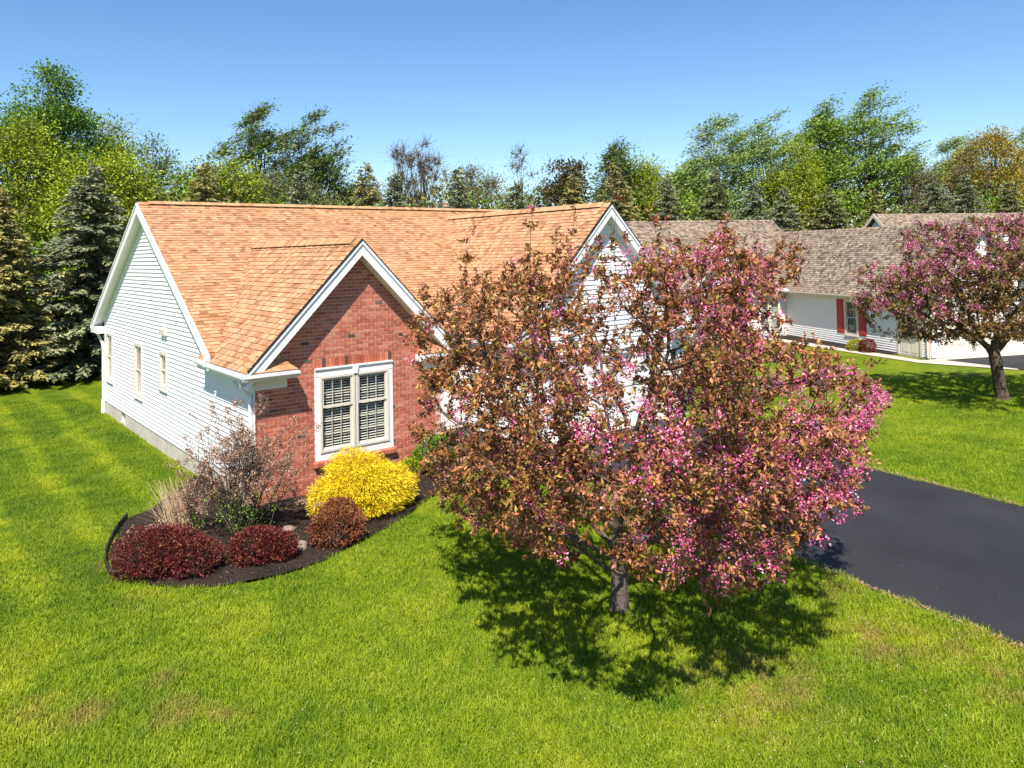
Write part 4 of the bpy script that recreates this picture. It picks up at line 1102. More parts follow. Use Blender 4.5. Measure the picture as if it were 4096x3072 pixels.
        ft = pick(flower_tints, nc*36, r, .15)*np.repeat(r.uniform(.75, 1.15, nc), 36)[:, None]
        V = leaf_quads(FP, FD, r.uniform(.022, .036, len(FP))*leaf_len/.065, r.uniform(.017, .026, len(FP))*leaf_len/.065, r, fold=.1)
        quads_mesh('blossom', V, np.clip(ft, 0, 1), 'leaf', tree)
    return tree

OUT1 = [(-3.11, 3.25), (-2.95, 4.0), (-2.75, 4.7), (-2.3, 4.4), (-2.02, 5.1), (-1.7, 4.5), (-1.25, 5.25), (-.9, 4.6), (-0.5, 5.4), (-.2, 4.8), (0.07, 5.6), (0.35, 4.9), (0.62, 5.5), (1.1, 4.9), (1.68, 5.6), (1.88, 5.2), (2.65, 5.05), (2.2, 4.5), (2.0, 4.0), (2.35, 3.65), (3.0, 3.75), (3.9, 3.15), (3.85, 2.5), (3.42, 2.05), (3.15, 1.45), (2.25, 0.75), (1.51, 0.05), (0.5, 0.0), (0.12, 0.75), (-0.1, .75), (-0.82, 0.45), (-1.53, 0.75), (-2.06, 1.15), (-2.56, 1.65), (-2.8, 2.3), (-3.15, 2.9)]
LT1 = [(4, .40, .145, .065), (3, .28, .10, .035), (3, .52, .23, .115), (2.4, .24, .165, .025), (1.8, .12, .040, .022), (1.2, .36, .27, .045)]
FT = [(3, .78, .10, .32), (3, .85, .25, .46), (2, .60, .04, .20), (1.5, .92, .48, .62)]
def fl1(s, z, t):
    g = lambda a, b, c, d, e: a*math.exp(-(((s-b)/c)**2+((z-d)/e)**2))
    return .09 + g(3.2, 2.3, .75, 2.5, .5) + g(2.6, 3.3, .6, 3.0, .5) + g(2.2, -.1, .7, 3.25, .28) + g(1.5, .3, .6, 1.5, .4)*(1.3 if t < 0 else .4) + g(.9, 1.6, .9, 4.6, .6) + g(.5, .0, .5, 5.0, .6) + g(1.0, 1.5, .8, 1.7, .5)
envelope_tree('crabapple_tree', (2.27, -8.12, 0.0), 'crabapple tree with bronze leaves and pink blossom in the front lawn beside the near driveway', 'tree', 'blossoming crabapple trees', OUT1, 3.5, 3900, 11.2, 122000, LT1, fl1, 5, .115, .067,
              first=1.25, flower_tints=FT, n_flowers=52000,
              spikes=[(.0, 4.6, .07, 5.95, 0), (-1.2, 4.6, -1.1, 5.85, .3), (-1.5, 4.2, -1.25, 5.2, -.5), (-2.2, 4.4, -2.02, 5.40, .2), (-.5, 4.9, -.44, 5.75, .5), (.5, 4.6, .58, 5.7, 0), (1.5, 4.7, 1.70, 5.75, -.3), (1.9, 4.4, 2.75, 5.15, .1), (2.0, 4.2, 2.7, 4.85, -.2), (-2.6, 3.9, -2.75, 4.75, 0), (1.0, 4.8, .9, 5.5, .4), (-.9, 4.6, -.85, 5.4, -.4), (.3, 1.0, 1.15, .5, -2.2)])
OUT2 = [(-4.3, 3.0), (-3.9, 3.6), (-4.0, 4.5), (-3.0, 4.6), (-2.5, 5.3), (-2.2, 5.9), (-1.2, 5.5), (-.6, 6.0), (.6, 6.1), (1.8, 5.8), (3.0, 5.4), (4.1, 4.4), (4.4, 3.0), (3.6, 2.2), (2.0, 2.0), (0.75, 1.95), (-.82, 1.9), (-2.47, 1.95), (-3.6, 2.55)]
LT2 = [(4, .24, .165, .035), (3, .22, .13, .035), (2, .11, .08, .02), (1.5, .27, .12, .06)]
FT2 = [(3, .60, .13, .27), (3, .68, .26, .40), (2, .45, .06, .17), (1, .8, .45, .52)]
def fl2(s, z, t): return .10 + 2.0*max(0, (z-3.9))/1.5 + (1.2 if (s < -2.2 and z > 2.9) else 0)
envelope_tree('crabapple_tree', (22.65, -6.11, 0.0), 'farther crabapple tree with rosy blossom over the lawn before the second driveway', 'tree', 'blossoming crabapple trees', OUT2, 3.8, 3000, 24.6, 48000, LT2, fl2, 9, .19, .12,
              first=1.7, flower_tints=FT2, n_flowers=30000, bark='bark2', cutoff=.9, lean=(-.1, .08, 0))

def blob_shrub(name, label, cat, group, blobs, n, tints, ll, seed, mode='ball', stems=True):
    """blobs: (x,y,z,rx,ry,rz)"""
    r = np.random.default_rng(seed); b0 = blobs[0]
    t = thing(name, (b0[0], b0[1], 0.02), label, cat, group)
    vol = np.array([b[3]*b[4]+b[3]*b[5] for b in blobs]); k = r.choice(len(blobs), size=n, p=vol/vol.sum()); B = np.array(blobs)[k]
    d = norm(r.normal(size=(n, 3))); 
    lump = 1 + .10*np.sin(d[:, 0]*7+seed)*np.sin(d[:, 1]*8+1)+.07*np.sin(d[:, 2]*11+d[:, 0]*6)
    rr = (r.uniform(.55, 1.0, n)**.6)*lump
    P = B[:, :3] + d*B[:, 3:]*rr[:, None]; keep = P[:, 2] > .03; P, d, B, rr = P[keep], d[keep], B[keep], rr[keep]
    if mode == 'thread': D = norm(d*np.array([1, 1, .5]) + r.normal(size=d.shape)*.35 + np.array([0, 0, -.25+0])); L_ = r.uniform(.6, 1.6, len(P))*ll; W = L_*.16
    else: D = norm(d + r.normal(size=d.shape)*.6 + np.array([0, 0, .35])); L_ = r.uniform(.7, 1.3, len(P))*ll; W = L_*.5
    quads_mesh('foliage', leaf_quads(P, D, L_, W, r), pick(tints, len(P), r, .22), 'leaf', t)
    mb = MB()
    for b in blobs:
        for i in range(10):
            a = r.uniform(0, 6.28); q = r.uniform(.2, .8)
            mb.tube([(b[0], b[1], 0.0), (b[0]+math.cos(a)*b[3]*q*.5, b[1]+math.sin(a)*b[4]*q*.5, b[2]*.8), (b[0]+math.cos(a)*b[3]*q, b[1]+math.sin(a)*b[4]*q, b[2]+b[5]*.6)], [.014, .009, .004], 4)
    mb.build('stems', 'bark2', t)
    return t
RED = [(4, .13, .014, .018), (2, .20, .03, .03), (2, .075, .010, .012), (1.2, .22, .08, .03), (.5, .30, .13, .06)]
blob_shrub('barberry_shrub', 'wide dark red barberry mound at the left front edge of the mulch bed', 'shrub', 'dark red barberry shrubs in the front bed', [(-2.52, -2.15, .36, .62, .55, .42), (-1.98, -2.62, .28, .46, .42, .32), (-2.2, -2.2, .34, .5, .5, .38)], 15000, RED, .042, 1)
blob_shrub('barberry_shrub', 'smaller dark red barberry beside the grey stone, middle of the mulch bed', 'shrub', 'dark red barberry shrubs in the front bed', [(-1.02, -2.85, .28, .50, .42, .32), (-.75, -3.0, .24, .36, .32, .26)], 8000, RED, .042, 2)
RUS = [(3, .22, .06, .025), (3, .28, .10, .04), (2, .12, .02, .02), (1, .24, .14, .03)]
blob_shrub('barberry_shrub', 'russet brown barberry in front of the yellow cypress', 'shrub', 'dark red barberry shrubs in the front bed', [(.38, -3.0, .30, .52, .45, .36), (.62, -2.55, .32, .42, .36, .36)], 9000, RUS, .042, 3)
YEL = [(4, .80, .60, .010), (3, .88, .70, .02), (1.5, .60, .42, .008), (.7, .30, .28, .01)]
blob_shrub('golden_thread_cypress', 'bright yellow thread leaf cypress below the twin window', 'shrub', None, [(1.50, -1.9, .46, 1.0, .8, .50), (1.52, -1.7, .68, .78, .62, .50), (1.50, -1.4, .88, .48, .4, .36), (.85, -1.85, .42, .5, .55, .42), (2.15, -1.85, .45, .5, .55, .45)], 44000, YEL, .062, 4, 'thread')
GR = [(3, .10, .26, .012), (2, .16, .34, .02), (1, .06, .16, .01)]
blob_shrub('boxwood_shrub', 'bright green rounded shrub at the right end of the brick wall', 'shrub', None, [(4.25, -.35, .45, .52, .45, .42), (4.0, -.2, .32, .38, .35, .3)], 6000, GR, .05, 6)
blob_shrub('euonymus_shrub', 'small yellow green shrub tight against the brick wall beside the cypress', 'shrub', None, [(3.6, -.25, .22, .32, .24, .20)], 1500, [(3, .45, .45, .03), (2, .25, .35, .02)], .05, 7)
blob_shrub('spirea_shrub', 'small brown twiggy shrub in front of the bright green one', 'shrub', None, [(4.05, -.85, .25, .38, .32, .24)], 1300, [(3, .16, .07, .035), (2, .24, .12, .06), (1, .2, .2, .03)], .05, 8)
# far shrubs at the neighbour
def fw(a, b): p = loc2w(a, b); return p[0], p[1]
x_, y_ = fw(7.6, -6.2); blob_shrub('holly_shrub', 'dark green rounded shrub before the far shuttered window', 'shrub', None, [(x_, y_, .65, 1.15, 1.1, .75), (x_+.9, y_-.6, .5, .7, .7, .6)], 7000, [(3, .06, .15, .015), (2, .10, .22, .02), (1, .03, .08, .01)], .09, 12)
x_, y_ = fw(3.9, -.7); blob_shrub('spirea_shrub', 'yellow green low shrub under the red shuttered side window', 'shrub', None, [(x_, y_, .25, .55, .45, .3)], 2200, [(3, .40, .36, .02), (2, .28, .32, .02)], .07, 13)
x_, y_ = fw(3.1, -.75); blob_shrub('barberry_shrub', 'small maroon shrub right of the yellow green one by the far wall', 'shrub', None, [(x_, y_, .32, .42, .38, .36)], 2200, RED, .06, 14)
x_, y_ = fw(6.5, -5.0); blob_shrub('juniper_shrub', 'low olive gold shrub at the foot of the dark green one', 'shrub', None, [(x_, y_, .35, .7, .6, .4)], 2600, [(3, .22, .20, .03), (2, .3, .2, .04)], .07, 15)

# dried hydrangea: stems, brown flower heads, fresh green leaves low down
hy = thing('hydrangea', (-.77, -1.5, .03), 'tall leggy hydrangea with dried brown flower heads at the house corner', 'shrub')
r = np.random.default_rng(3); mb = MB(); tips = []; gl = []
def stem(p, d, ln, rad, depth):
    pts = [np.array(p, float)]; dd = np.array(d, float)
    for i in range(4):
        dd = norm(dd + r.normal(size=3)*.10 + np.array([0, 0, .08])); pts.append(pts[-1]+dd*ln/4)
    mb.tube([tuple(x) for x in pts], [rad, rad*.85, rad*.7, rad*.55, rad*.4], 4)
    if depth == 0: tips.append((pts[-1], dd)); return
    for i in range(r.integers(2, 4)):
        q = pts[r.integers(2, 5)]; stem(q, dd+r.normal(size=3)*.45+np.array([0, 0, .3]), ln*.55, rad*.55, depth-1)
    for q in pts[1:3]: gl.append(q)
for i in range(56):
    a = r.uniform(0, 6.28); sp = r.uniform(.1, .85)
    stem((-.77+r.normal()*.14, -1.5+r.normal()*.12, .02), (math.cos(a)*sp, math.sin(a)*sp*.8, 1), r.uniform(.75, 1.35), .013, 2)
for i in range(9):
    a = r.uniform(2.0, 4.2)
    stem((-1.3+r.normal()*.12, -.6+r.normal()*.1, .0), (math.cos(a)*.3, math.sin(a)*.3, 1), r.uniform(.4, .6), .010, 1)
mb.build('stems', 'bark2', hy)
T0 = np.array([t[0] for t in tips]); TD = np.array([t[1] for t in tips]); n = len(T0); k = 60
hp = r.uniform(0, 1, (n, k, 1)); PP = T0[:, None]+TD[:, None]*(hp*.17-.03)+r.normal(size=(n, k, 3))*(.012+.040*(1-hp))
PP = PP.reshape(-1, 3); DD = r.normal(size=PP.shape)+np.array([0, 0, .3])
quads_mesh('dried_heads', leaf_quads(PP, DD, r.uniform(.02, .042, len(PP)), r.uniform(.014, .028, len(PP)), r), pick([(4, .34, .19, .12), (3, .46, .29, .19), (2, .19, .09, .06), (1, .62, .44, .30)], len(PP), r, .2), 'leaf', hy)
G0 = np.array([g for g in gl if g[2] < .85]); G0 = np.repeat(G0, 7, 0); G0 = G0[r.random(len(G0)) < .5]; PP = G0+r.normal(size=G0.shape)*.05
quads_mesh('green_leaves', leaf_quads(PP, r.normal(size=PP.shape)+np.array([0, 0, .5]), r.uniform(.04, .085, len(PP)), r.uniform(.018, .03, len(PP)), r), pick([(3, .16, .36, .02), (2, .26, .42, .03)], len(PP), r, .2), 'leaf', hy)

# dry ornamental grass
dg = thing('ornamental_grass', (-1.6, -.25, .03), 'clump of dry straw coloured stalks left of the hydrangea', 'plant')
mb = MB(); r = np.random.default_rng(8)
for i in range(150):
    a = r.uniform(0, 6.28); sp = abs(r.normal())*.28; b = np.array([-1.58+r.normal()*.13, -.3+r.normal()*.12, 0.02]); h_ = r.uniform(.45, 1.0)
    dx = np.array([math.cos(a)*sp-.12, math.sin(a)*sp, 0]); p1 = b+dx*.4+np.array([0, 0, h_*.5]); p2 = b+dx*1.1+np.array([0, 0, h_])
    mb.tube([tuple(b), tuple(p1), tuple(p2)], [.006, .005, .003], 3, tuple(pick([(3, .55, .40, .24), (2, .42, .28, .16), (1, .66, .52, .34)], 1)[0]))
mb.build('stalks', 'chip', dg)
P0 = np.array([[-1.75, -.35, .04]])+r.normal(size=(260, 3))*np.array([.32, .3, .0]); P0 = np.vstack([P0, np.array([[-1.5, -.35, .12]])+r.normal(size=(200, 3))*np.array([.16, .14, .07])]); P0[:, 2] = np.abs(P0[:, 2])+.05
quads_mesh('fallen_leaves', leaf_quads(P0, r.normal(size=P0.shape)*np.array([1, 1, .3]), r.uniform(.05, .15, len(P0)), r.uniform(.015, .04, len(P0)), r), pick([(3, .55, .38, .25), (2, .42, .27, .17)], len(P0), r), 'leaf', dg)

def rock(loc, s, label, seed):
    r = random.Random(seed); mb = MB(); n1, n2 = 9, 14; b = []
    for i in range(n1+1):
        th_ = math.pi*i/n1
        for j in range(n2):
            p = 2*math.pi*j/n2; d = Vector((math.sin(th_)*math.cos(p), math.sin(th_)*math.sin(p), math.cos(th_)))
            k = 1+.10*math.sin(d.x*4+seed)+.08*math.sin(d.y*5+d.z*3+seed)+r.uniform(-.02, .02)
            mb.v.append((loc[0]+d.x*s[0]*k, loc[1]+d.y*s[1]*k, loc[2]+d.z*s[2]*k))
    for i in range(n1):
        for j in range(n2): mb.f.append((i*n2+j, (i+1)*n2+j, (i+1)*n2+(j+1) % n2, i*n2+(j+1) % n2)); mb.c.append(None)
    o = mb.build('rock', 'rock'); tag(o, label, 'stone')
    for p in o.data.polygons: p.use_smooth = True
rock((-.25, -2.82, .07), (.16, .13, .10), 'rounded grey brown stone right of the smaller red barberry', 1)
rock((-.05, -1.85, .06), (.16, .12, .07), 'flat mossy stone behind the smaller red barberry', 2)

# ---------------- background trees
def limb_curve(mb, p0, p1, r0, r1, r, n=4):
    p0, p1 = np.array(p0), np.array(p1); pts = []
    for i in range(n+1):
        t = i/n; q = p0*(1-t)+p1*t; q = q+np.array([0, 0, .12*np.linalg.norm(p1-p0)*math.sin(math.pi*t)*(-1)])+r.normal(size=3)*.02*np.linalg.norm(p1-p0)*(0 < i < n)
        pts.append(tuple(q))
    mb.tube(pts, [r0*(1-i/n)+r1*i/n for i in range(n+1)], 4, cap=False)
KIND = {
 # tints, leaves, clusters, leaf length, wind(lean x along camera right), cluster sigma, bare twig amount
 'A': ([(3, .10, .21, .012), (2, .17, .29, .018), (1, .05, .11, .008)], 22000, 150, .23, .05, .42, 0, 'tall green maple rising above the left tree line'),
 'B': ([(3, .27, .34, .014), (2, .36, .40, .02), (1, .15, .20, .01)], 19000, 120, .20, .05, .6, 0, 'light green leafy tree'),
 'C': ([(3, .13, .23, .025), (2, .18, .28, .04), (1, .08, .13, .02)], 8000, 110, .22, .1, .4, 1, 'thin green tree with open crown'),
 'D': ([(3, .12, .19, .03), (2, .19, .25, .05), (1, .07, .10, .02)], 12000, 120, .28, .9, .42, 1, 'windswept tree with its crown bent to the right'),
 'E': ([(3, .26, .22, .09), (2, .20, .18, .08)], 1600, 60, .14, .15, .5, 3, 'nearly bare pale twiggy tree'),
 'F': ([(3, .22, .20, .05), (2, .17, .18, .04), (1, .28, .24, .09)], 9000, 110, .20, .3, .65, 2, 'olive tan budding tree'),
 'G': ([(3, .19, .20, .07), (2, .15, .17, .05), (1, .24, .25, .10)], 22000, 120, .17, .1, .55, 0, 'dense grey green rounded thicket'),
 'H': ([(3, .11, .17, .03), (2, .16, .22, .04)], 1500, 50, .2, .1, .35, 2, 'sparse small leaved tree'),
 'I': ([(3, .09, .065, .012), (2, .13, .09, .02), (2, .05, .07, .012)], 12000, 100, .26, .0, .42, 0, 'bronze brown maple'),
 'J': ([(3, .21, .30, .07), (2, .29, .38, .10), (2, .12, .18, .03)], 15000, 150, .32, 1.0, .55, 0, 'silvery green poplar blown by the wind'),
 'K': ([(3, .17, .27, .03), (2, .24, .34, .045), (2, .08, .13, .015)], 20000, 170, .36, 1.1, .58, 0, 'big dark green windblown tree'),
 'L': ([(3, .42, .30, .015), (2, .34, .27, .03), (1, .26, .22, .04)], 20000, 130, .26, .2, .7, 1, 'golden yellow green budding tree'),
}
RT = np.array([.7795, -.6260, 0])
def deciduous(x, y, h, w, kind, label, seed):
    tints, nl, nc, ll, wind, sig, bare, _ = KIND[kind]
    r = np.random.default_rng(seed); base = np.array([x, y, -.1])
    names = {'I': 'maple_tree', 'A': 'maple_tree', 'J': 'poplar_tree', 'K': 'poplar_tree', 'D': 'willow_tree', 'G': 'thicket_tree'}
    t = thing(names.get(kind, 'broadleaf_tree'), tuple(base), label, 'tree', 'broadleaf trees behind the spruces')
    z0 = h*(.15 if kind == 'G' else .30)
    C_ = []
    lobes = [(r.normal()*.35*w, r.normal()*.35*w, r.uniform(.55, .9)*h) for _ in range(6)]
    while len(C_) < nc:
        p = r.uniform(-1, 1, 3); q = np.linalg.norm(p)
        if q > 1 or q < (.0 if bare > 1 else .35): continue
        zc = (h+z0)/2; hz = (h-z0)/2
        prof = 1.0 if kind == 'G' else (1-.35*max(0, p[2]))
        c = np.array([p[0]*w*prof, p[1]*w*prof*.9, zc+p[2]*hz])
        if math.sin(c[0]*1.9+seed)+math.sin(c[1]*1.7+seed*2)+math.sin(c[2]*1.6+seed*3) < -.55 and kind not in 'G': continue
        c[:2] += RT[:2]*wind*.22*(c[2]-z0)*.35
        C_.append(base*np.array([1, 1, 0])+c)
    C_ = np.array(C_)
    mb = MB(); tr_pts = []; bend = RT*wind*.05
    tp_ = np.array([x, y, 0])+bend*h*.7+np.array([0, 0, h*.82]); r0 = .022*h
    for i in range(7):
        q = i/6; tr_pts.append(base*(1-q)+tp_*q+r.normal(size=3)*.08*(0 < i))
    mb.tube([tuple(p) for p in tr_pts], [r0*(1-.85*i/6) for i in range(7)], 7, cap=False)
    mb.build('trunk', 'bark2', t)
    br = MB(); T = np.array(tr_pts)
    for c in C_:
        hh = min(max((c[2]-z0)*.55+z0*.8, z0*.6), h*.8); q = (hh-base[2])/(tp_[2]-base[2])*6; i = int(min(5, max(0, q))); p = T[i]*(1-(q-i))+T[i+1]*(q-i)
        limb_curve(br, p, c, .006*h*.6, .012, r)
        for _ in range(3+bare*5):
            d = norm(r.normal(size=3)+np.array([0, 0, .8 if bare else .4])+RT*wind*.5); e_ = c+d*r.uniform(.4, 1.3)*(1.0 if bare else .7)
            br.tube([tuple(c-d*.3), tuple((c+e_)/2+r.normal(size=3)*.05), tuple(e_)], [.018, .012, .006], 3, cap=False)
    br.build('branches', 'bark2' if not bare > 1 else 'bark', t)
    k = r.choice(nc, size=nl)
    off = r.normal(size=(nl, 3))*sig*np.array([1, 1, .7])
    dirs = norm(off+r.normal(size=(nl, 3))*.35+np.array([0, 0, .1]))
    if wind > .5:
        W = norm(RT*1.0+np.array([0, 0, .55])); along = r.normal(size=(nl, 1)); off = off*.55+W*along*sig*1.25; dirs = norm(W+r.normal(size=(nl, 3))*.38)
    P = C_[k]+off; P = P[:]; keep = P[:, 2] > .3; P, dirs, k = P[keep], dirs[keep], k[keep]
    sh = r.uniform(.78, 1.22, nc)[k]
    quads_mesh('crown', leaf_quads(P, dirs, r.uniform(.6, 1.3, len(P))*ll, r.uniform(.4, .6, len(P))*ll*(.7 if wind > .5 else 1), r), np.clip(pick(tints, len(P), r, .2)*sh[:, None], 0, 1), 'leaf', t)

def spruce(x, y, h, w, label, seed, col, dens=1.0, droop=.25):
    r = np.random.default_rng(seed)
    t = thing('spruce_tree', (x, y, -.1), label, 'tree', 'spruce trees in the row behind the houses')
    MB().tube([(x, y, -.15), (x, y, h*.5), (x, y, h*.97)], [.02*h, .012*h, .01], 7, cap=False).build('trunk', 'bark2', t)
    Ps = []; Ds = []; Ls = []; Tn = []
    br = MB(); z = .35
    while z < h-.1:
        f = (h-z)/h; rr = w*(f**.85)*(1+r.normal()*.05)+.12; nb_ = int(6+8*f)
        for b in range(nb_):
            a = r.uniform(0, 6.283); ln = rr*r.uniform(.72, 1.12); dz = -droop*ln*r.uniform(.4, 1)
            d = np.array([math.cos(a), math.sin(a), 0]); p0 = np.array([x, y, z+r.normal()*.1]); p1 = p0+d*ln*.6+np.array([0, 0, dz*.9]); p2 = p0+d*ln+np.array([0, 0, dz*.75])
            if b % 2 == 0: br.tube([tuple(p0), tuple(p1), tuple(p2)], [.03*f+.008, .012, .004], 3, cap=False)
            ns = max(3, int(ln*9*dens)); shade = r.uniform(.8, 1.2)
            for i in range(ns):
                q = (i+r.random())/ns; q = q**.7; c = (p0*(1-q)**2+2*p1*q*(1-q)+p2*q*q)
                sd = np.array([-d[1], d[0], 0])
                for s_ in (-1, 1, 0):
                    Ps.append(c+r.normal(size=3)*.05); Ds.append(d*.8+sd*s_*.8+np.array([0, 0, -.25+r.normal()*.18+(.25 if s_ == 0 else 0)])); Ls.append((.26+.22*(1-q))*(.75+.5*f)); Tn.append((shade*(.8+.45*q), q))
        z += (.20+.16*f)*(h/9)**.5
    # leader
    for i in range(14):
        Ps.append(np.array([x, y, h-.5+i*.035])); a = r.uniform(0, 6.28); Ds.append(np.array([math.cos(a)*.5, math.sin(a)*.5, .8])); Ls.append(.22); Tn.append((1.1, 1))
    P = np.array(Ps); D = np.array(Ds); Ln = np.array(Ls)*r.uniform(.7, 1.3, len(P)); s_ = np.array(Tn)
    keep = P[:, 2] > .12; P, D, Ln, s_ = P[keep], D[keep], Ln[keep], s_[keep]
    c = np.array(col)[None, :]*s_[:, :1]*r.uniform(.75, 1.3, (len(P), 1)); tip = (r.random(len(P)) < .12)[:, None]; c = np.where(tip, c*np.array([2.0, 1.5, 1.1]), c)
    br.build('branches', 'bark2', t)
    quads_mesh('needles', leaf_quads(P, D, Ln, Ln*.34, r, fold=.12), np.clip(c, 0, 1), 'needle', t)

BG = (.160, .185, .100); OG = (.215, .205, .070); DG = (.140, .155, .065)
SPR = [(1.5, 25.6, 9.9, 4.3, BG), (-2.4, 24.6, 8.7, 2.9, OG), (8.6, 31.2, 10.9, 2.6, OG), (14.7, 31.5, 10.8, 1.9, BG), (18.0, 28.8, 11.2, 2.3, OG), (20.5, 29.4, 10.8, 2.1, BG), (25.0, 28.3, 11.2, 2.6, BG), (29.4, 27.4, 10.3, 2.4, DG), (32.6, 24.7, 10.9, 2.2, OG),
       (36.5, 24.2, 11.8, 2.6, OG), (41.1, 23.0, 11.0, 2.6, BG), (45.7, 21.9, 11.5, 2.7, DG), (49.8, 21.2, 10.8, 2.6, BG), (54.0, 21.0, 10.4, 2.9, BG), (61.2, 20.8, 10.7, 3.1, DG), (66.0, 18.9, 10.4, 2.8, OG), (70.0, 15.2, 11.7, 3.1, BG), (74.4, 14.2, 11.9, 3.3, BG), (80.0, 12.3, 11.4, 3.0, DG)]
SPL = ['large blue green spruce left of the white gable end', 'olive spruce at the far left edge of the photo, over the shaded lawn', 'broad olive spruce over the left half of the roof ridge', 'small blue green spruce in front of the grey green thicket', 'yellowish spruce standing against open sky behind the ridge',
       'blue green spruce just right of the yellowish one', 'blue green spruce directly behind the capped roof vent', 'low spruce under the sparse tree with the tall thin shoot', 'olive spruce in front of the bronze maple', 'olive spruce behind the garage gable peak', 'blue green spruce right of the garage gable', 'dark spruce under the first silvery poplar', 'blue green spruce under the second silvery poplar',
       'blue green spruce where the two grey roof ridges meet', 'dark spruce left of the far small gable', 'olive spruce behind the far small gable', 'tall blue green spruce left of the golden tree', 'tall blue green spruce before the golden tree', 'dark spruce nearest the right edge of the photo']
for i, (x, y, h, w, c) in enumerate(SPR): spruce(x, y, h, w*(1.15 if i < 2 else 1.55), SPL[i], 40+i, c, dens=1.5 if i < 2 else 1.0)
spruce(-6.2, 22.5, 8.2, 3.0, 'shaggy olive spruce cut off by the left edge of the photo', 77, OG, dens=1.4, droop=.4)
DEC = [(2.3, 43.7, 18.4, 3.6, 'A', 'tall green maple rising above the left end of the tree line'), (-0.3, 38.2, 13.7, 3.2, 'B', 'yellow green leafy tree at the far left behind the olive spruce'), (6.1, 45.9, 15.4, 3.2, 'B', 'light green tree just right of the tall left maple'), (8.8, 43.8, 14.3, 3.4, 'C', 'open crowned tree in the gap between maple and windswept willow'),
       (15.9, 43.1, 17.2, 4.2, 'D', 'windswept tree with brownish crown, tallest behind the left roof'), (20.1, 42.3, 16.8, 2.8, 'D', 'smaller windswept tree right beside the tallest one'), (11.3, 36.7, 12.5, 3.0, 'B', 'bright green low tree behind the broad olive spruce'), (16.7, 38.8, 11.0, 5.2, 'G', 'dense grey green rounded thicket above the roof ridge'),
       (27.9, 41.2, 15.0, 1.7, 'E', 'thin bare pale tree, left of a pair above the ridge'), (29.3, 40.1, 15.3, 2.8, 'E', 'taller bare pale tree, right of a pair above the ridge'), (33.0, 37.2, 13.0, 3.0, 'F', 'olive tan budding tree behind the capped roof vent'), (36.0, 34.8, 14.1, 2.8, 'H', 'sparse tree with a long thin shoot against the sky'),
       (36.2, 29.5, 13.6, 2.5, 'I', 'bronze brown maple behind the garage roof ridge'), (41.8, 30.0, 14.3, 2.0, 'D', 'small blue green tree right of the bronze maple'), (48.5, 32.4, 12.4, 3.0, 'B', 'low bright green tree behind the garage gable peak'), (58.4, 31.9, 18.7, 4.8, 'J', 'silvery green poplar, first of the tall pair'), (62.7, 28.4, 18.8, 4.2, 'J', 'silvery green poplar, second of the tall pair'),
       (68.5, 26.3, 20.2, 3.4, 'K', 'tall green windblown tree left of the largest one'), (61.5, 24.5, 15.5, 2.9, 'B', 'bright green tree in front of the tall windblown ones'), (74.5, 24.0, 21.5, 5.6, 'K', 'largest windblown tree, dark green, crown swept right'), (76.5, 20.2, 14.5, 3.0, 'F', 'olive tan budding tree right below the largest windblown tree'),
       (90.2, 21.8, 18.5, 3.8, 'J', 'silvery poplar top showing left behind the golden tree'), (87.4, 16.4, 17.0, 4.9, 'L', 'golden yellow green tree at the right end of the tree line'), (99.5, 16.8, 19.5, 3.9, 'J', 'silvery poplar at the right edge behind the golden tree'), (54.3, 32.9, 13.5, 2.6, 'J', 'low silvery shoot left of the tall poplar pair'),
       (3.9, 33.5, 12.0, 2.8, 'B', 'yellow green young tree directly behind the large left spruce'), (84.0, 17.5, 15.5, 3.2, 'F', 'tan budding tree left of the golden one'), (24.5, 42.5, 12.0, 3.0, 'F', 'olive tree low behind the yellowish spruce'), (45.5, 29.0, 13.0, 2.6, 'B', 'bright green tree between garage gable and poplars')]
for i, (x, y, h, w, k, lb) in enumerate(DEC): deciduous(x, y, h, w, k, lb, 100+i)

# uncountable undergrowth filling the wood behind the spruces
r = np.random.default_rng(55); n = 80000
tt = r.uniform(0, 1, n)
line = np.array([(-14, 33), (2, 36), (14, 36), (26, 34), (38, 30), (50, 27), (62, 22.5), (76, 17.5), (95, 12), (115, 8)], float)
seg = np.concatenate([[0], np.cumsum(np.linalg.norm(np.diff(line, axis=0), axis=1))]); d_ = tt*seg[-1]
P = np.stack([np.interp(d_, seg, line[:, 0])+r.normal(size=n)*.8, np.interp(d_, seg, line[:, 1])+r.normal(size=n)*1.6, np.zeros(n)], 1)
hgt = 9.0+1.3*np.sin(d_*.33)+.9*np.sin(d_*1.07+1)+.6*np.sin(d_*2.9); P[:, 2] = hgt*(r.uniform(0, 1, n)**.8)
zone = (np.sin(d_*.9)+np.sin(d_*.37+2)+r.normal(size=n)*.5)
ta = pick([(3, .15, .25, .015), (2, .20, .30, .02), (1, .08, .14, .012)], n, r, .2); tb = pick([(3, .20, .19, .05), (2, .16, .14, .04), (1, .13, .10, .05)], n, r, .2)
tint = np.where((zone > -.1)[:, None], ta, tb)
quads_mesh('undergrowth', leaf_quads(P, norm(r.normal(size=(n, 3))+np.array([0, 0, .8])), r.uniform(.2, .45, n), r.uniform(.12, .26, n), r), tint, 'leaf', kind='stuff')

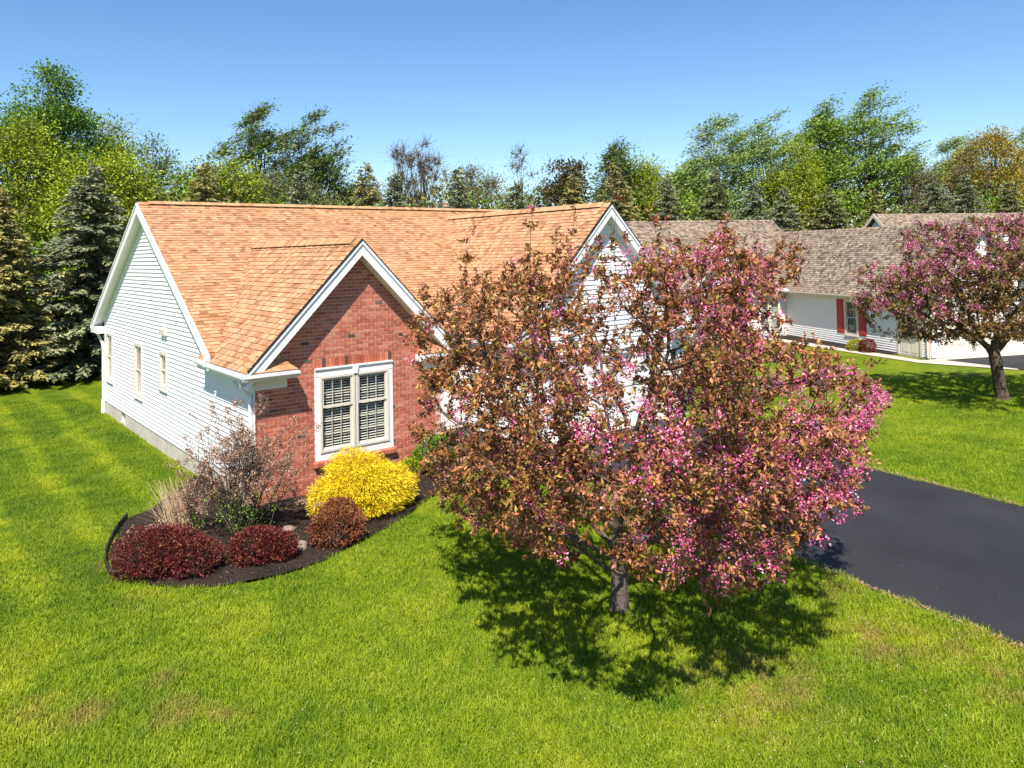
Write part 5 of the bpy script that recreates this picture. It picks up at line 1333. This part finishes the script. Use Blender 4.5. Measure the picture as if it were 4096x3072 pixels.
# ---------------------------------------------------------------- grass blades and fallen petals
def on_lawn(x, y):
    if inside(x, y, bed) or inside(x, y, wpoly): return False
    if -.02 < x < 14 and 0 < y < 14.5: return False
    if y < 0.1 and drive_l(y)-.0 < x < drive_r(y)+.0: return False
    if 6.9 < x < 14 and -.4 < y < 0.1: return False
    return True
clump = MB(); rc = random.Random(2)
for i in range(46):
    a = rc.uniform(0, 6.28); q = math.sqrt(rc.random())*.13; x, y = math.cos(a)*q, math.sin(a)*q; b = rc.uniform(0, 6.28); h = rc.uniform(.035, .075); w = rc.uniform(.0035, .006); lx, ly = rc.gauss(0, .018), rc.gauss(0, .018)
    p = [(x-math.cos(b)*w, y-math.sin(b)*w, -.01), (x+math.cos(b)*w, y+math.sin(b)*w, -.01), (x+lx*.5+math.cos(b)*w*.7, y+ly*.5+math.sin(b)*w*.7, h*.6), (x+lx*.5-math.cos(b)*w*.7, y+ly*.5-math.sin(b)*w*.7, h*.6)]
    clump.add(p+[(x+lx*1.6, y+ly*1.6, h)], [(0, 1, 2, 3), (3, 2, 4)])
def wedge_pts(rmin, rmax, n, seed):
    rr = random.Random(seed); out = []; tries = 0
    while len(out) < n and tries < n*6:
        tries += 1
        d = rmin+(rmax-rmin)*rr.random(); s = rr.uniform(-.72, .72)*d
        # keep density even over the wedge
        if rr.random() > d/rmax: continue
        x = -5.87+.6263*d+.7795*s; y = -15.96+.7789*d-.626*s
        if on_lawn(x, y): out.append((x, y, ground_z(x, y)))
    return out
gp = wedge_pts(4.5, 16, 17000, 1)+wedge_pts(16, 30, 17000, 2)
gmesh = bpy.data.meshes.new('grass_blades'); gmesh.from_pydata(gp, [], [])
gobj = new_obj('grass', gmesh, kind='stuff'); gobj['label'] = 'short green lawn grass'
cl_me = clump.mesh('grass_clump', M['grass']); cl_ob = bpy.data.objects.new('grass_clump', cl_me)   # not linked: instanced only by the grass object
ng = bpy.data.node_groups.new('grass_scatter', 'GeometryNodeTree')
ng.interface.new_socket('Geometry', in_out='INPUT', socket_type='NodeSocketGeometry'); ng.interface.new_socket('Geometry', in_out='OUTPUT', socket_type='NodeSocketGeometry')
gi = ng.nodes.new('NodeGroupInput'); go = ng.nodes.new('NodeGroupOutput'); iop = ng.nodes.new('GeometryNodeInstanceOnPoints'); oi = ng.nodes.new('GeometryNodeObjectInfo')
oi.inputs['Object'].default_value = cl_ob; oi.inputs['As Instance'].default_value = True
rv1 = ng.nodes.new('FunctionNodeRandomValue'); rv1.data_type = 'FLOAT_VECTOR'; rv1.inputs[0].default_value = (-.06, -.06, 0); rv1.inputs[1].default_value = (.06, .06, 6.283)
rv2 = ng.nodes.new('FunctionNodeRandomValue'); rv2.data_type = 'FLOAT'; rv2.inputs[2].default_value = .75; rv2.inputs[3].default_value = 1.3
ng.links.new(gi.outputs[0], iop.inputs['Points']); ng.links.new(oi.outputs['Geometry'], iop.inputs['Instance']); ng.links.new(rv1.outputs[0], iop.inputs['Rotation']); ng.links.new(rv2.outputs[1], iop.inputs['Scale']); ng.links.new(iop.outputs[0], go.inputs[0])
md = gobj.modifiers.new('scatter', 'NODES'); md.node_group = ng

rp = np.random.default_rng(4); pp = []
while len(pp) < 2600:
    if rp.random() < .75: x, y = 2.5+rp.normal()*2.2, -9.3+rp.normal()*2.0
    else: x, y = rp.uniform(-5, 6), rp.uniform(-13, -3)
    if on_lawn(x, y) and rp.random() < .9: pp.append((x, y, .045+rp.random()*.02))
    elif rp.random() < .04: pp.append((x, y, .06 if inside(x, y, bed) else .02))
pp = np.array(pp)
V = leaf_quads(pp, rp.normal(size=pp.shape)*np.array([1, 1, .25]), rp.uniform(.010, .020, len(pp)), rp.uniform(.009, .014, len(pp)), rp, fold=.1)
quads_mesh('fallen_petals', V, pick([(3, .80, .55, .50), (2, .75, .35, .42), (2, .65, .50, .35)], len(pp), rp), 'leaf', kind='stuff')
# straw line along the drive edges
es = []
for i in range(5200):
    y = rp.uniform(-13.5, -2.5); side = rp.random() < .5
    x = (drive_l(y)-.03 if side else drive_r(y)+.03)+rp.normal()*.025; es.append((x, y, .02+rp.random()*.025))
es = np.array(es); quads_mesh('drive_edge_straw', leaf_quads(es, rp.normal(size=es.shape)*np.array([1, 1, .5])+np.array([0, 0, .3]), rp.uniform(.03, .07, len(es)), rp.uniform(.006, .012, len(es)), rp), pick([(3, .55, .36, .20), (2, .40, .30, .12), (1, .62, .30, .28)], len(es), rp), 'leaf', kind='stuff')
for o in scene.objects:
    if '_w' in o: del o['_w']
